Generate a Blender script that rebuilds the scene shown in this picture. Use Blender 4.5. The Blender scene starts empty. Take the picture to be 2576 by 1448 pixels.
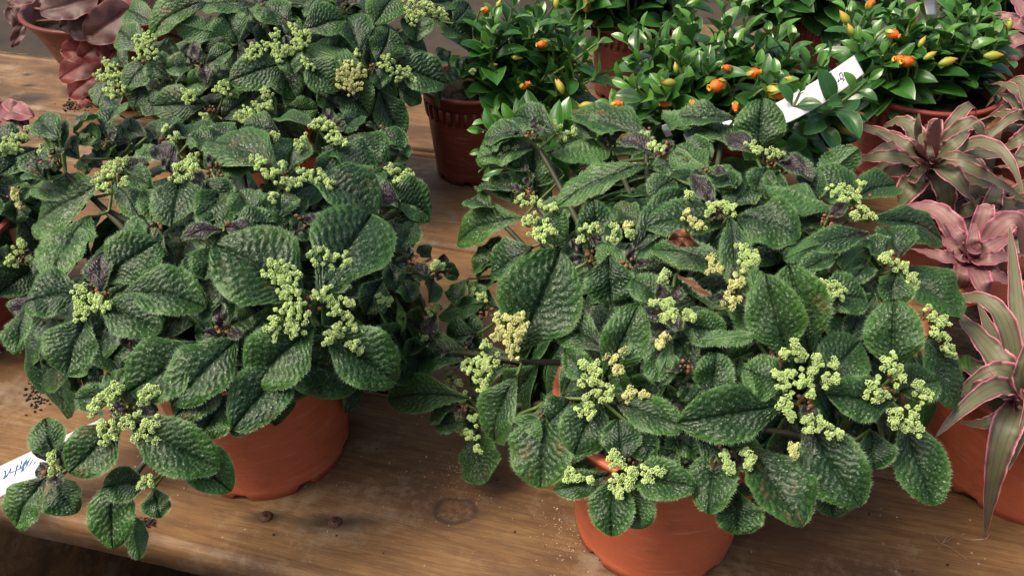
import bpy, math, random
import numpy as np
from mathutils import Matrix, Vector
rng=np.random.default_rng(7); random.seed(7)
S=bpy.context.scene; COL=S.collection
# ---------------- camera, world, sun, exposure ----------------
F=2143.0; H=.48; PT=math.radians(36)
FW=np.array([0,math.cos(PT),-math.sin(PT)]); UP=np.array([0,math.sin(PT),math.cos(PT)]); RT=np.array([1.,0,0]); CAM=np.array([0,0,H])
cd=bpy.data.cameras.new('camera'); cam=bpy.data.objects.new('camera',cd); COL.objects.link(cam); S.camera=cam
cam.location=CAM; cam.rotation_euler=(math.pi/2-PT,0,0); cd.sensor_width=36; cd.lens=18*F/1288; cd.clip_start=.02; cd.clip_end=100
SUN_EL=math.radians(58); SUN_AZ=math.radians(-105)      # azimuth from +Y (away from the camera) towards +X
W=bpy.data.worlds.new('World'); S.world=W; W.use_nodes=True
wn=W.node_tree.nodes; wl=W.node_tree.links
sky=wn.new('ShaderNodeTexSky'); sky.sky_type='NISHITA'; sky.sun_disc=False; sky.sun_elevation=SUN_EL; sky.sun_rotation=SUN_AZ; sky.dust_density=7; sky.ozone_density=.4; sky.air_density=1.0
wl.new(sky.outputs[0],wn['Background'].inputs[0]); wn['Background'].inputs[1].default_value=.12
sd=bpy.data.lights.new('sun','SUN'); sd.energy=2.1; sd.angle=math.radians(22); sd.color=(1,.88,.72)
so=bpy.data.objects.new('sun',sd); COL.objects.link(so)
dirv=Vector((math.sin(SUN_AZ)*math.cos(SUN_EL),math.cos(SUN_AZ)*math.cos(SUN_EL),math.sin(SUN_EL)))
so.rotation_euler=dirv.to_track_quat('Z','Y').to_euler()
S.view_settings.view_transform='Standard'; S.view_settings.look='None'; S.view_settings.exposure=.50; S.view_settings.gamma=1
# ---------------- helpers ----------------
def ray(u,v):
    d=FW+RT*(u-1288)/F+UP*(724-v)/F
    return d/np.linalg.norm(d)
def P(u,v,z=0.):
    d=ray(u,v); return CAM+d*(z-H)/d[2]
def PD(u,v,y):
    d=ray(u,v); return CAM+d*(y/d[1])
def proj(p):
    d=np.asarray(p)-CAM; z=d@FW; return 1288+(d@RT)/z*F, 724-(d@UP)/z*F, z
def nrm(a): return a/(np.linalg.norm(a)+1e-12)
def tag(o,label=None,cat=None,group=None,kind=None):
    if label:o['label']=label
    if cat:o['category']=cat
    if group:o['group']=group
    if kind:o['kind']=kind
    return o
def empty(name,loc=(0,0,0),**k):
    o=bpy.data.objects.new(name,None); COL.objects.link(o); o.location=tuple(loc); o.empty_display_size=.02; bpy_upd.append(o); return tag(o,**k)
bpy_upd=[]
def link(name,me,parent=None,**k):
    o=bpy.data.objects.new(name,me); COL.objects.link(o)
    if parent is not None:
        o.parent=parent
        if parent.type=='EMPTY': o.matrix_parent_inverse=Matrix.Translation(-Vector(parent.location))
    return tag(o,**k)
def mesh(name,V,Fc,mats,smooth=True,mi=None,attrs=None,uv=None):
    """V (n,3), Fc list of arrays of faces (each an (m,k) int array)"""
    me=bpy.data.meshes.new(name); V=np.asarray(V,dtype=np.float32)
    if isinstance(Fc,np.ndarray): Fc=[Fc]
    Fc=[np.asarray(f,dtype=np.int32) for f in Fc if len(f)]
    me.vertices.add(len(V)); me.vertices.foreach_set('co',V.ravel())
    idx=np.concatenate([f.ravel() for f in Fc]); tot=np.concatenate([np.full(len(f),f.shape[1],dtype=np.int32) for f in Fc])
    st=np.concatenate([[0],np.cumsum(tot)[:-1]]).astype(np.int32)
    me.loops.add(len(idx)); me.loops.foreach_set('vertex_index',idx)
    me.polygons.add(len(tot)); me.polygons.foreach_set('loop_start',st)
    if smooth: me.polygons.foreach_set('use_smooth',np.ones(len(tot),dtype=bool))
    if mi is not None: me.polygons.foreach_set('material_index',np.asarray(mi,dtype=np.int32))
    for m in (mats if isinstance(mats,(list,tuple)) else [mats]): me.materials.append(m)
    if attrs:
        for k,a in attrs.items():
            at=me.attributes.new(k,'FLOAT','POINT'); at.data.foreach_set('value',np.asarray(a,dtype=np.float32))
    if uv is not None:
        l=me.uv_layers.new(name='uv'); l.data.foreach_set('uv',np.asarray(uv,dtype=np.float32)[idx].ravel())
    me.update(calc_edges=True); return me
def grid_faces(n,m,closed=False,off=0):
    i=np.arange(n-1)[:,None]; j=np.arange(m if closed else m-1)[None,:]; jn=(j+1)%m
    return np.stack([i*m+j+0*jn,(i+1)*m+j+0*jn,(i+1)*m+jn,i*m+jn],-1).reshape(-1,4)+off
def tube(pts,rad,k=7):
    pts=np.asarray(pts,float); n=len(pts); rad=np.broadcast_to(rad,(n,))
    tan=np.gradient(pts,axis=0); V=[]
    ref=np.array([0,0,1.]) if abs(nrm(tan[0])[2])<.9 else np.array([1.,0,0])
    for p,t,r in zip(pts,tan,rad):
        t=nrm(t); a=nrm(np.cross(ref,t)); b=np.cross(t,a); ref=b if False else ref
        th=np.arange(k)/k*2*math.pi
        V.append(p+r*(np.cos(th)[:,None]*a+np.sin(th)[:,None]*b))
    V=np.concatenate(V); f=grid_faces(n,k,True)[:,::-1]
    V=np.vstack([V,pts[0],pts[-1]]); c0=n*k;c1=n*k+1; a=np.arange(k); an=(a+1)%k
    cap=np.concatenate([np.stack([np.full(k,c0),a,an],-1),np.stack([np.full(k,c1),(n-1)*k+an,(n-1)*k+a],-1)])
    return V,[f,cap]
def bez(a,b,c,n=10):
    t=np.linspace(0,1,n)[:,None]; a,b,c=map(np.asarray,(a,b,c)); return a*(1-t)**2+2*b*t*(1-t)+c*t*t
def merge(parts):
    V=[];Q=[];T=[];o=0
    for v,fs in parts:
        V.append(v)
        for f in fs:
            (Q if f.shape[1]==4 else T).append(f+o)
        o+=len(v)
    return np.concatenate(V),[np.concatenate(x) for x in (Q,T) if x]
# ---------------- material helper ----------------
class MT:
    def __init__(s,name,**inp):
        s.m=bpy.data.materials.new(name); s.m.use_nodes=True; s.t=s.m.node_tree; s.n=s.t.nodes; s.l=s.t.links
        s.b=s.n['Principled BSDF']; s.set(s.b,inp)
    def set(s,node,inp):
        for k,v in inp.items():
            k=k.replace('_',' ')
            sk=node.inputs[k] if not k.isdigit() else node.inputs[int(k)]
            if isinstance(v,bpy.types.NodeSocket): s.l.new(v,sk)
            else: sk.default_value=v if not(isinstance(v,tuple) and len(v)==3 and sk.type=='RGBA') else (*v,1)
    def node(s,typ,out=0,props={},**inp):
        n=s.n.new('ShaderNode'+typ)
        for k,v in props.items(): setattr(n,k,v)
        s.set(n,inp); return n.outputs[out]
    def attr(s,name): return s.node('Attribute',2,{'attribute_name':name})
    def math(s,op,a,b=0.,c=0.,clamp=False):
        n=s.n.new('ShaderNodeMath'); n.operation=op; n.use_clamp=clamp
        for i,v in enumerate((a,b,c)):
            if isinstance(v,bpy.types.NodeSocket): s.l.new(v,n.inputs[i])
            else: n.inputs[i].default_value=v
        return n.outputs[0]
    def mix(s,f,a,b):
        n=s.n.new('ShaderNodeMix'); n.data_type='RGBA'
        for i,v in ((0,f),(6,a),(7,b)):
            if isinstance(v,bpy.types.NodeSocket): s.l.new(v,n.inputs[i])
            else: n.inputs[i].default_value=v if i==0 else (*v,1)
        return n.outputs[2]
    def ramp(s,f,*st):
        n=s.n.new('ShaderNodeValToRGB'); e=n.color_ramp.elements
        while len(e)<len(st): e.new(.5)
        for x,(p,c) in zip(e,st): x.position=p; x.color=(*c,1) if isinstance(c,tuple) else (c,c,c,1)
        s.l.new(f,n.inputs[0]); return n.outputs[0]
    def noise(s,vec=None,scale=5.,detail=4.,rough=.55,dist=0.,out=0):
        k=dict(Scale=scale,Detail=detail,Roughness=rough,Distortion=dist)
        if vec is not None:k['Vector']=vec
        return s.node('TexNoise',out,{},**k)
    def vor(s,vec,scale,feat='F1',out='Distance',**kw):
        n=s.n.new('ShaderNodeTexVoronoi'); n.feature=feat; s.l.new(vec,n.inputs['Vector']); n.inputs['Scale'].default_value=scale
        return n.outputs[out]
    def bump(s,h,strength=.5,dist=.001,normal=None):
        k=dict(Height=h,Strength=strength,Distance=dist)
        if normal is not None:k['Normal']=normal
        return s.node('Bump',0,{},**k)
    def coord(s,w='Object'): return s.node('TexCoord',w)
    def mapping(s,vec,loc=(0,0,0),rot=(0,0,0),sc=(1,1,1)): return s.node('Mapping',0,{},Vector=vec,Location=loc,Rotation=rot,Scale=sc)
    def base(s,**k): s.set(s.b,k); return s.m
# pilea leaf: dark quilted green with glossy pebbles and painted glints, paler underside, purple when young
def mat_pilea():
    m=MT('pilea_leaf'); uv=m.coord('UV')
    puff=m.attr('puff'); young=m.attr('young'); tone=m.attr('tone'); bright=m.attr('bright')
    big=m.noise(uv,1.1,3)
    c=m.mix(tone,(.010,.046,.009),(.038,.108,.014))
    c=m.mix(m.math('MULTIPLY',big,.5),c,(.018,.060,.022))
    c=m.mix(bright,c,(.075,.19,.03))
    tt=m.math('ABSOLUTE',m.attr('t')); ss=m.attr('s'); rim=m.math('ADD',m.math('MULTIPLY',m.math('POWER',tt,2.2),.75),m.math('ADD',m.math('MULTIPLY',m.math('POWER',ss,2.),.35),m.math('MULTIPLY',m.noise(uv,.8,3),.5)))
    c=m.mix(m.ramp(rim,(.22,.85),(.80,0.)),c,(.008,.028,.011)); c=m.mix(m.ramp(rim,(.75,0.),(1.25,.55)),c,(.060,.165,.022))
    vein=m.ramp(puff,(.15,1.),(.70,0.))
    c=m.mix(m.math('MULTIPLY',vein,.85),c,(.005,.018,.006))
    c=m.mix(young,c,(.030,.018,.026))
    vc=m.vor(uv,6.2); fine=m.vor(uv,12.)
    pk=m.ramp(vc,(.14,1.),(.32,0.))
    sel=m.math('MULTIPLY',m.ramp(m.noise(uv,3.4,3),(.42,.2),(.56,1.)),m.ramp(m.noise(uv,.75,2),(.38,.25),(.62,1.)))
    sp=m.math('MULTIPLY',pk,sel)
    sp=m.math('MULTIPLY',sp,m.math('MULTIPLY_ADD',m.math('POWER',puff,1.5),1.05,.05))
    c=m.mix(m.math('MULTIPLY',sp,.75),c,(.42,.48,.31))  # pale spots put the pebbles' specular glints into the base colour
    pb=m.math('MULTIPLY',m.ramp(m.attr('peb'),(.55,0.),(.92,1.)),m.math('MULTIPLY',m.ramp(m.noise(uv,3.,3),(.40,.15),(.58,1.)),m.ramp(m.noise(uv,.7,2),(.36,.3),(.62,1.))))
    c=m.mix(m.math('MULTIPLY',pb,.17),c,(.20,.32,.14)); sp=m.math('MAXIMUM',sp,m.math('MULTIPLY',pb,.75))  # pebble tops lightened too, as painted glints
    age=m.math('MULTIPLY',m.ramp(m.noise(uv,.55,5,.7),(.56,0.),(.64,1.)),m.attr('age')); c=m.mix(age,c,m.mix(m.noise(uv,4.,3),(.13,.13,.03),(.13,.065,.03)))
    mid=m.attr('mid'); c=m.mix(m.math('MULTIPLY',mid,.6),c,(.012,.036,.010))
    edge=m.attr('edge'); c=m.mix(m.math('MULTIPLY',edge,.8),c,(.10,.20,.065))
    back=m.node('NewGeometry','Backfacing')
    under=m.mix(vein,(.055,.135,.035),(.13,.23,.09))
    c=m.mix(back,c,under)
    h=m.math('MULTIPLY_ADD',m.math('SUBTRACT',1.,vc,clamp=True),1.,m.math('MULTIPLY',fine,-.25))
    h=m.math('ADD',h,m.math('MULTIPLY',m.noise(uv,22.,3),.25))
    nb=m.bump(h,.6,.0009)
    ro=m.mix(sp,(.42,)*3,(.20,)*3)
    m.base(Base_Color=c,Normal=nb,Roughness=ro,Specular_IOR_Level=m.math('MULTIPLY_ADD',sp,.6,.32),Coat_Weight=m.math('MULTIPLY',puff,.22),Coat_Roughness=.28,Sheen_Weight=.05,Sheen_Roughness=.45,Sheen_Tint=(.6,.8,.6))
    tr=m.n.new('ShaderNodeBsdfTranslucent'); m.l.new(c,tr.inputs[0]); mx=m.n.new('ShaderNodeMixShader'); mx.inputs[0].default_value=.12
    m.l.new(m.b.outputs[0],mx.inputs[1]); m.l.new(tr.outputs[0],mx.inputs[2]); m.l.new(mx.outputs[0],m.n['Material Output'].inputs[0])
    return m.m
def simple(name,col,rough=.5,bs=0.,bscale=200.,var=0.,vscale=30.,spec=.5,**k):
    m=MT(name,Roughness=rough,Specular_IOR_Level=spec,**k); o=m.coord()
    c=col
    if var:
        n=m.noise(o,vscale,4); c=m.mix(m.ramp(n,(.3,0.),(.7,1.)),tuple(x*(1-var) for x in col),tuple(min(1,x*(1+var)) for x in col))
    m.base(Base_Color=c if not isinstance(c,tuple) else (*c,1))
    if bs: m.base(Normal=m.bump(m.noise(o,bscale,4),bs,.001))
    return m.m
M_LEAF=mat_pilea()
M_HAIR=simple('leaf_hair',(.24,.36,.19),.6)
M_FLOR=simple('floret',(.52,.68,.25),.6,var=.22,vscale=160,Subsurface_Weight=0.)
M_FLOY=simple('floret_yellow',(.62,.64,.25),.6,var=.22,vscale=160)
M_STALK=simple('stalk',(.14,.21,.06),.5,var=.3,vscale=60)
M_STEM=simple('stem',(.035,.042,.018),.6,var=.4,vscale=60)
M_BROWNC=simple('bud_scale',(.22,.10,.05),.7,var=.5,vscale=300)
def mat_plastic(name,col,dust=.15):
    m=MT(name,Specular_IOR_Level=.4); o=m.coord(); n=m.noise(o,18.,6,.6); n2=m.noise(o,120.,3)
    st=m.noise(m.mapping(o,sc=(9,9,90)),3.,5,.7)
    c=m.mix(m.ramp(n,(.3,0.),(.75,1.)),tuple(x*.86 for x in col),tuple(x*1.08 for x in col))
    c=m.mix(m.ramp(st,(.54,0.),(.74,dust*.8)),c,(.55,.42,.33))
    sc_=m.noise(m.mapping(o,rot=(.3,.5,.2),sc=(60,60,900)),1.,3,.5); c=m.mix(m.ramp(sc_,(.60,0.),(.70,.22)),c,(.60,.38,.28))
    dirt=m.noise(o,34.,8,.8); c=m.mix(m.ramp(dirt,(.55,0.),(.68,.55)),c,(.16,.07,.04))
    sp=m.vor(o,260.); c=m.mix(m.math('MULTIPLY',m.ramp(sp,(.10,.8),(.16,0.)),m.ramp(m.noise(o,50.,2),(.5,0.),(.6,1.))),c,(.12,.07,.05))
    m.base(Base_Color=c,Roughness=m.ramp(n2,(.3,.36),(.7,.52)),Normal=m.bump(m.math('ADD',n2,m.math('MULTIPLY',n,2.)),.12,.001)); return m.m
M_POT=mat_plastic('pot_orange_plastic',(.54,.125,.055),.4); M_POTD=mat_plastic('pot_dark_and_shaded_plastic',(.15,.032,.020)); M_POTR=mat_plastic('pot_red_plastic',(.30,.060,.046),.2)  # dark plastic also stands in for shade on begonia and cryptanthus pots
def mat_soil():
    m=MT('soil',Roughness=.95,Specular_IOR_Level=.2); o=m.coord(); n=m.noise(o,90.,6,.7); v=m.vor(o,140.)
    m.base(Base_Color=m.ramp(n,(.3,(.008,.006,.005)),(.6,(.03,.02,.013)),(.8,(.10,.07,.05))),Normal=m.bump(m.math('ADD',n,v),1.,.004)); return m.m
M_SOIL=mat_soil()
KNOTS=[(668,1299,.020,.008,'s'),(835,1312,.044,.010,'s'),(1141,1283,.017,.013,'k'),(68,251,.042,.024,'s'),(66,187,.012,.010,'s'),(185,228,.02,.03,'s'),(70,215,.016,.008,'s')]
def mat_wood():
    m=MT('weathered_wood',Specular_IOR_Level=.35); o=m.coord()   # object x runs along the plank
    g=m.math('ADD',m.math('MULTIPLY',m.noise(m.mapping(o,sc=(4.5,60,60)),5.,10,.72,.6),.7),m.math('MULTIPLY',m.noise(o,26.,8,.75),.3))
    f=m.noise(m.mapping(o,sc=(16,420,420)),3.,5,.7,.3)
    b=m.noise(m.mapping(o,sc=(3.5,9,9)),2.,6,.6,.4)
    wv=m.noise(m.mapping(o,sc=(1.1,20,20)),3.,4,.5,1.5)
    c=m.ramp(g,(.22,(.095,.050,.020)),(.42,(.20,.108,.043)),(.58,(.30,.175,.072)),(.80,(.44,.29,.13)))
    c=m.mix(m.ramp(wv,(.46,0.),(.50,.45),(.54,0.)),c,(.09,.042,.02))
    c=m.mix(m.ramp(b,(.38,.85),(.56,0.)),c,(.085,.044,.024))
    red=m.noise(m.mapping(o,loc=(3,2,0),sc=(5,12,12)),1.6,4,.5); c=m.mix(m.ramp(red,(.50,0.),(.74,.4)),c,(.27,.12,.055))
    c=m.mix(m.ramp(f,(.35,.42),(.6,0.)),c,(.10,.048,.022))
    pale=m.noise(m.mapping(o,loc=(7.3,1.2,0)),9.,7,.75); c=m.mix(m.ramp(pale,(.54,0.),(.72,.6)),c,(.47,.38,.26))
    dk=m.noise(m.mapping(o,loc=(1.3,4.2,0),sc=(14,34,30)),1.,3,.5); c=m.mix(m.ramp(dk,(.66,0.),(.78,.8)),c,(.035,.022,.018))
    sp=m.vor(o,150.); c=m.mix(m.math('MULTIPLY',m.ramp(sp,(.08,1.),(.13,0.)),m.ramp(m.noise(o,22.,3),(.55,0.),(.62,.8))),c,(.55,.46,.36))
    pos=m.node('NewGeometry','Position'); wob=m.noise(pos,60.,3,out=1); 
    for (u,v,rx,ry,kd) in KNOTS:
        q=P(u,v); ms=m.n.new('ShaderNodeVectorMath'); ms.operation='SUBTRACT'; m.l.new(pos,ms.inputs[0]); ms.inputs[1].default_value=tuple(q)
        w2=m.n.new('ShaderNodeVectorMath'); w2.operation='MULTIPLY_ADD'; m.l.new(wob,w2.inputs[0]); w2.inputs[1].default_value=(.006,.006,0); m.l.new(ms.outputs[0],w2.inputs[2])
        mp=m.mapping(w2.outputs[0],loc=(-.003/rx,-.003/ry,0),rot=(0,0,math.radians(14.2)),sc=(1/rx,1/ry,1)); ln=m.n.new('ShaderNodeVectorMath'); ln.operation='LENGTH'; m.l.new(mp,ln.inputs[0]); d=ln.outputs['Value']
        if kd=='s': c=m.mix(m.ramp(d,(.25,.85),(1.,0.)),c,(.028,.018,.014))
        else:
            c=m.mix(m.ramp(d,(.6,.8),(.75,0.)),c,m.mix(m.ramp(m.noise(pos,220.,2),(.4,0.),(.6,1.)),(.20,.11,.05),(.10,.055,.028)))
            c=m.mix(m.ramp(d,(.6,0.),(.78,.65),(.9,.6),(1.,0.)),c,(.035,.020,.014))
    h=m.math('ADD',m.math('MULTIPLY',g,.8),m.math('ADD',m.math('MULTIPLY',f,.5),m.math('MULTIPLY',m.noise(o,260.,3),.25)))
    m.base(Base_Color=c,Roughness=m.ramp(b,(.3,.62),(.7,.42)),Normal=m.bump(h,.55,.0012)); return m.m
M_WOOD=mat_wood()
M_KNOT=simple('knot_wood',(.10,.048,.022),.6,.8,300.,.6,220.)
M_KNOTR=simple('knot_ring',(.026,.015,.010),.7,.8,300.,.5,200.)
M_STAIN=simple('iron_stain',(.030,.019,.016),.7,.5,300.,.5,150.)
M_NAIL=simple('rusty_iron',(.07,.028,.018),.6,.8,900.,.5,400.)
def mat_neman(name,c0,c1,rough):
    m=MT(name,Specular_IOR_Level=.6,Roughness=rough); s=m.attr('s'); t=m.attr('t')
    r=m.node('ObjectInfo','Random')
    c=m.mix(r,c0,c1)
    at=m.math('ABSOLUTE',t)
    c=m.mix(m.ramp(at,(0.0,.55),(.07,0.)),c,(.10,.22,.06))
    c=m.mix(m.ramp(at,(.9,0.),(.99,.8)),c,(.22,.30,.14))
    back=m.node('NewGeometry','Backfacing'); c=m.mix(back,c,(.06,.16,.03))
    m.base(Base_Color=c,Coat_Weight=.35,Coat_Roughness=.18)
    tr=m.n.new('ShaderNodeBsdfTranslucent'); m.l.new(c,tr.inputs[0]); mx=m.n.new('ShaderNodeMixShader'); mx.inputs[0].default_value=.15
    m.l.new(m.b.outputs[0],mx.inputs[1]); m.l.new(tr.outputs[0],mx.inputs[2]); m.l.new(mx.outputs[0],m.n['Material Output'].inputs[0]); return m.m
M_NM=mat_neman('glossy_leaf',(.018,.080,.014),(.045,.175,.024),.30); M_NY=mat_neman('young_leaf',(.055,.19,.02),(.10,.27,.03),.34)
def mat_pouch():
    m=MT('orange_pouch',Roughness=.38,Specular_IOR_Level=.5); s=m.attr('s'); o=m.coord()
    c=m.ramp(m.math('ADD',s,m.math('MULTIPLY',m.noise(o,3.,3),.2)),(.10,(.42,.36,.03)),(.35,(.80,.14,.01)),(.85,(.85,.20,.01)),(1.,(.8,.42,.03)))
    m.base(Base_Color=c,Normal=m.bump(m.noise(o,8.,3),.3,.01)); return m.m
def mat_calyx():
    m=MT('calyx',Roughness=.45); s=m.attr('s'); m.base(Base_Color=m.ramp(s,(.0,(.17,.26,.03)),(.55,(.42,.38,.04)),(1.,(.65,.24,.08)))); return m.m
M_POUCH=mat_pouch(); M_CALYX=mat_calyx()
def mat_crypt(name,green,band,pink):
    m=MT(name,Specular_IOR_Level=.45,Roughness=.42); s=m.attr('s'); t=m.attr('t'); at=m.math('ABSOLUTE',t)
    n=m.noise(m.coord('UV'),1.4,4); f=m.noise(m.mapping(m.coord('UV'),sc=(1.,14.,1.)),2.2,4,.6)
    w=m.math('ADD',at,m.math('MULTIPLY_ADD',f,.22,-.11))
    c=m.ramp(w,(.0,green),(.22,green),(.30,band),(.38,green),(.62,green),(.72,band),(.86,band),(.93,pink),(1.,pink))
    c=m.mix(m.ramp(n,(.4,0.),(.75,.4)),c,band)
    c=m.mix(m.ramp(s,(.0,.6),(.2,0.)),c,tuple(x*.7 for x in pink))
    back=m.node('NewGeometry','Backfacing'); c=m.mix(m.math('MULTIPLY',back,.7),c,tuple(x*.55 for x in pink))
    m.base(Base_Color=c,Normal=m.bump(m.noise(m.mapping(m.coord('UV'),sc=(1.,18.,1.)),5.,3),.3,.0006)); return m.m
M_CR=mat_crypt('cryptanthus_leaf',(.135,.150,.075),(.125,.075,.055),(.66,.25,.28))
M_CP=mat_crypt('cryptanthus_leaf_pink',(.27,.14,.125),(.20,.085,.09),(.58,.17,.24))
def mat_begonia(name,a,b,edge):
    m=MT(name,Specular_IOR_Level=.4,Roughness=.48); t=m.attr('t'); pf=m.attr('puff'); uv=m.coord('UV'); n=m.noise(uv,.9,4)
    c=m.mix(m.ramp(n,(.3,0.),(.7,1.)),a,b); c=m.mix(m.ramp(pf,(.1,.35),(.4,0.)),c,tuple(min(1,x*1.5) for x in b))
    c=m.mix(m.ramp(m.math('ABSOLUTE',t),(.9,0.),(.98,.7)),c,edge)
    m.base(Base_Color=c,Normal=m.bump(m.noise(uv,9.,3),.25,.001)); return m.m
M_BG=mat_begonia('begonia_leaf',(.036,.013,.011),(.095,.032,.026),(.35,.10,.09)); M_BR=mat_begonia('begonia_leaf_red',(.085,.012,.010),(.20,.034,.026),(.30,.07,.05))
M_BP=mat_begonia('begonia_leaf_pink',(.13,.07,.055),(.28,.07,.09),(.4,.17,.15))
M_TAG=simple('white_plastic_tag',(.74,.74,.76),.45,.1,60.,.05,20.)
M_BLUE=simple('blue_ink',(.06,.20,.42),.5); M_BLACK=simple('black_ink',(.04,.035,.06),.5)
M_DRY=simple('dry_leaf',(.21,.085,.042),.75,1.,160.,.6,90.)
M_CRUMB=simple('crumbs',(.45,.36,.26),.8,var=.5,vscale=80); M_BARK=simple('dark_crumbs',(.04,.022,.015),.9,var=.4,vscale=80)
def mat_ground():
    m=MT('packed_earth',Roughness=.95); o=m.coord(); n=m.noise(o,3.,8,.65)
    m.base(Base_Color=m.ramp(n,(.3,(.022,.016,.010)),(.7,(.06,.042,.026))),Normal=m.bump(n,.6,.02)); return m.m
# ---------------- setting: ground ----------------
g=30.; gv=[(-g,-g,-.8),(g,-g,-.8),(g,g,-.8),(-g,g,-.8)]
link('ground',mesh('ground',gv,np.array([[0,1,2,3]]),mat_ground(),smooth=False),kind='structure')
# ---------------- bench of planks ----------------
ANG=math.radians(-14.2)
bench=empty('wooden_bench',(0,.7,-.8),label='weathered brown wooden bench of wide planks under all the potted plants',cat='bench')
def plank(n0,n1,x0,x1,seed,z=0.,th=.026):
    r=np.random.default_rng(seed); nx=160; W_=n1-n0
    xs=np.linspace(x0,x1,nx)
    def wob(a,k): return a*np.convolve(r.normal(size=nx+k),np.ones(k)/k,'same')[:nx]
    e0=wob(.0022,7)+wob(.004,31); e1=wob(.0022,7)+wob(.004,31)
    prof=[(0,-th,0),(0,-.007,0),(.0012,-.003,0),(.0035,-.0008,0),(.008,0,0)]
    ts=list(np.linspace(.05,.95,9))
    rows=[]
    for dy,dz,_ in prof: rows.append(np.stack([xs,e0+dy,np.full(nx,z+dz)],-1))
    for t in ts: rows.append(np.stack([xs,t*W_+0*xs,np.full(nx,z)+.0004*np.sin(xs*9+t*5+seed)],-1))
    for dy,dz,_ in prof[::-1]: rows.append(np.stack([xs,W_+e1-dy,np.full(nx,z+dz)],-1))
    V=np.concatenate(rows); m_=len(rows)
    f=grid_faces(m_,nx)[:,::-1]
    bot=np.stack([np.arange(nx-1)+(m_-1)*nx,np.arange(nx-1),np.arange(1,nx),np.arange(1,nx)+(m_-1)*nx],-1)[:,::-1]
    ca=[(i*nx) for i in range(m_)]; cb=[(i*nx+nx-1) for i in range(m_)][::-1]
    me=mesh('plank',V,[f,bot,np.array([ca]),np.array([cb])],M_WOOD)
    o=link('plank',me,bench); o.matrix_parent_inverse=Matrix.Translation(-Vector(bench.location))
    o.location=(n0*math.sin(-ANG),n0*math.cos(ANG),0); o.rotation_euler=(0,0,ANG)
    return o
PL=[plank(.2965,.4775,-1.0,1.1,1),plank(.4800,.694,-1.1,1.2,2),plank(.6975,.879,-1.2,1.3,3),plank(.8825,1.058,-1.3,1.3,4),plank(1.062,1.25,-.25,1.4,5),plank(1.2535,1.45,-.2,1.4,6)]
for x in (-.8,0.,.9):   # trestle beams carrying the planks
    v=np.array([(a,b,c) for a in (-.03,.03) for b in (.30,1.04) for c in (-.8,-.0275)]); q=np.array([[0,1,3,2],[4,6,7,5],[0,4,5,1],[2,3,7,6],[0,2,6,4],[1,5,7,3]])
    c_,s_=math.cos(ANG),math.sin(ANG); v=np.stack([c_*(v[:,0]+x)-s_*v[:,1],s_*(v[:,0]+x)+c_*v[:,1],v[:,2]],-1)
    link('trestle',mesh('trestle',v,q,M_WOOD,smooth=False),bench)
for (u,v) in ((668,1299),(843,1313)):
    c=P(u,v,0.0); n=20; th=np.arange(n)/n*2*math.pi; rings=[(.0048,-.001),(.0048,.0008),(.0040,.0014),(.0012,.0016)]
    V=np.concatenate([np.stack([c[0]+r_*np.cos(th),c[1]+r_*np.sin(th),np.full(n,z_)],-1) for r_,z_ in rings]); V=np.vstack([V,c+np.array([0,0,.0016])])
    f=grid_faces(4,n,True); a=np.arange(n); cap=np.stack([np.full(n,4*n),3*n+a,3*n+(a+1)%n],-1)
    link('nail',mesh('nail',V,[f,cap],M_NAIL),bench)
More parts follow.
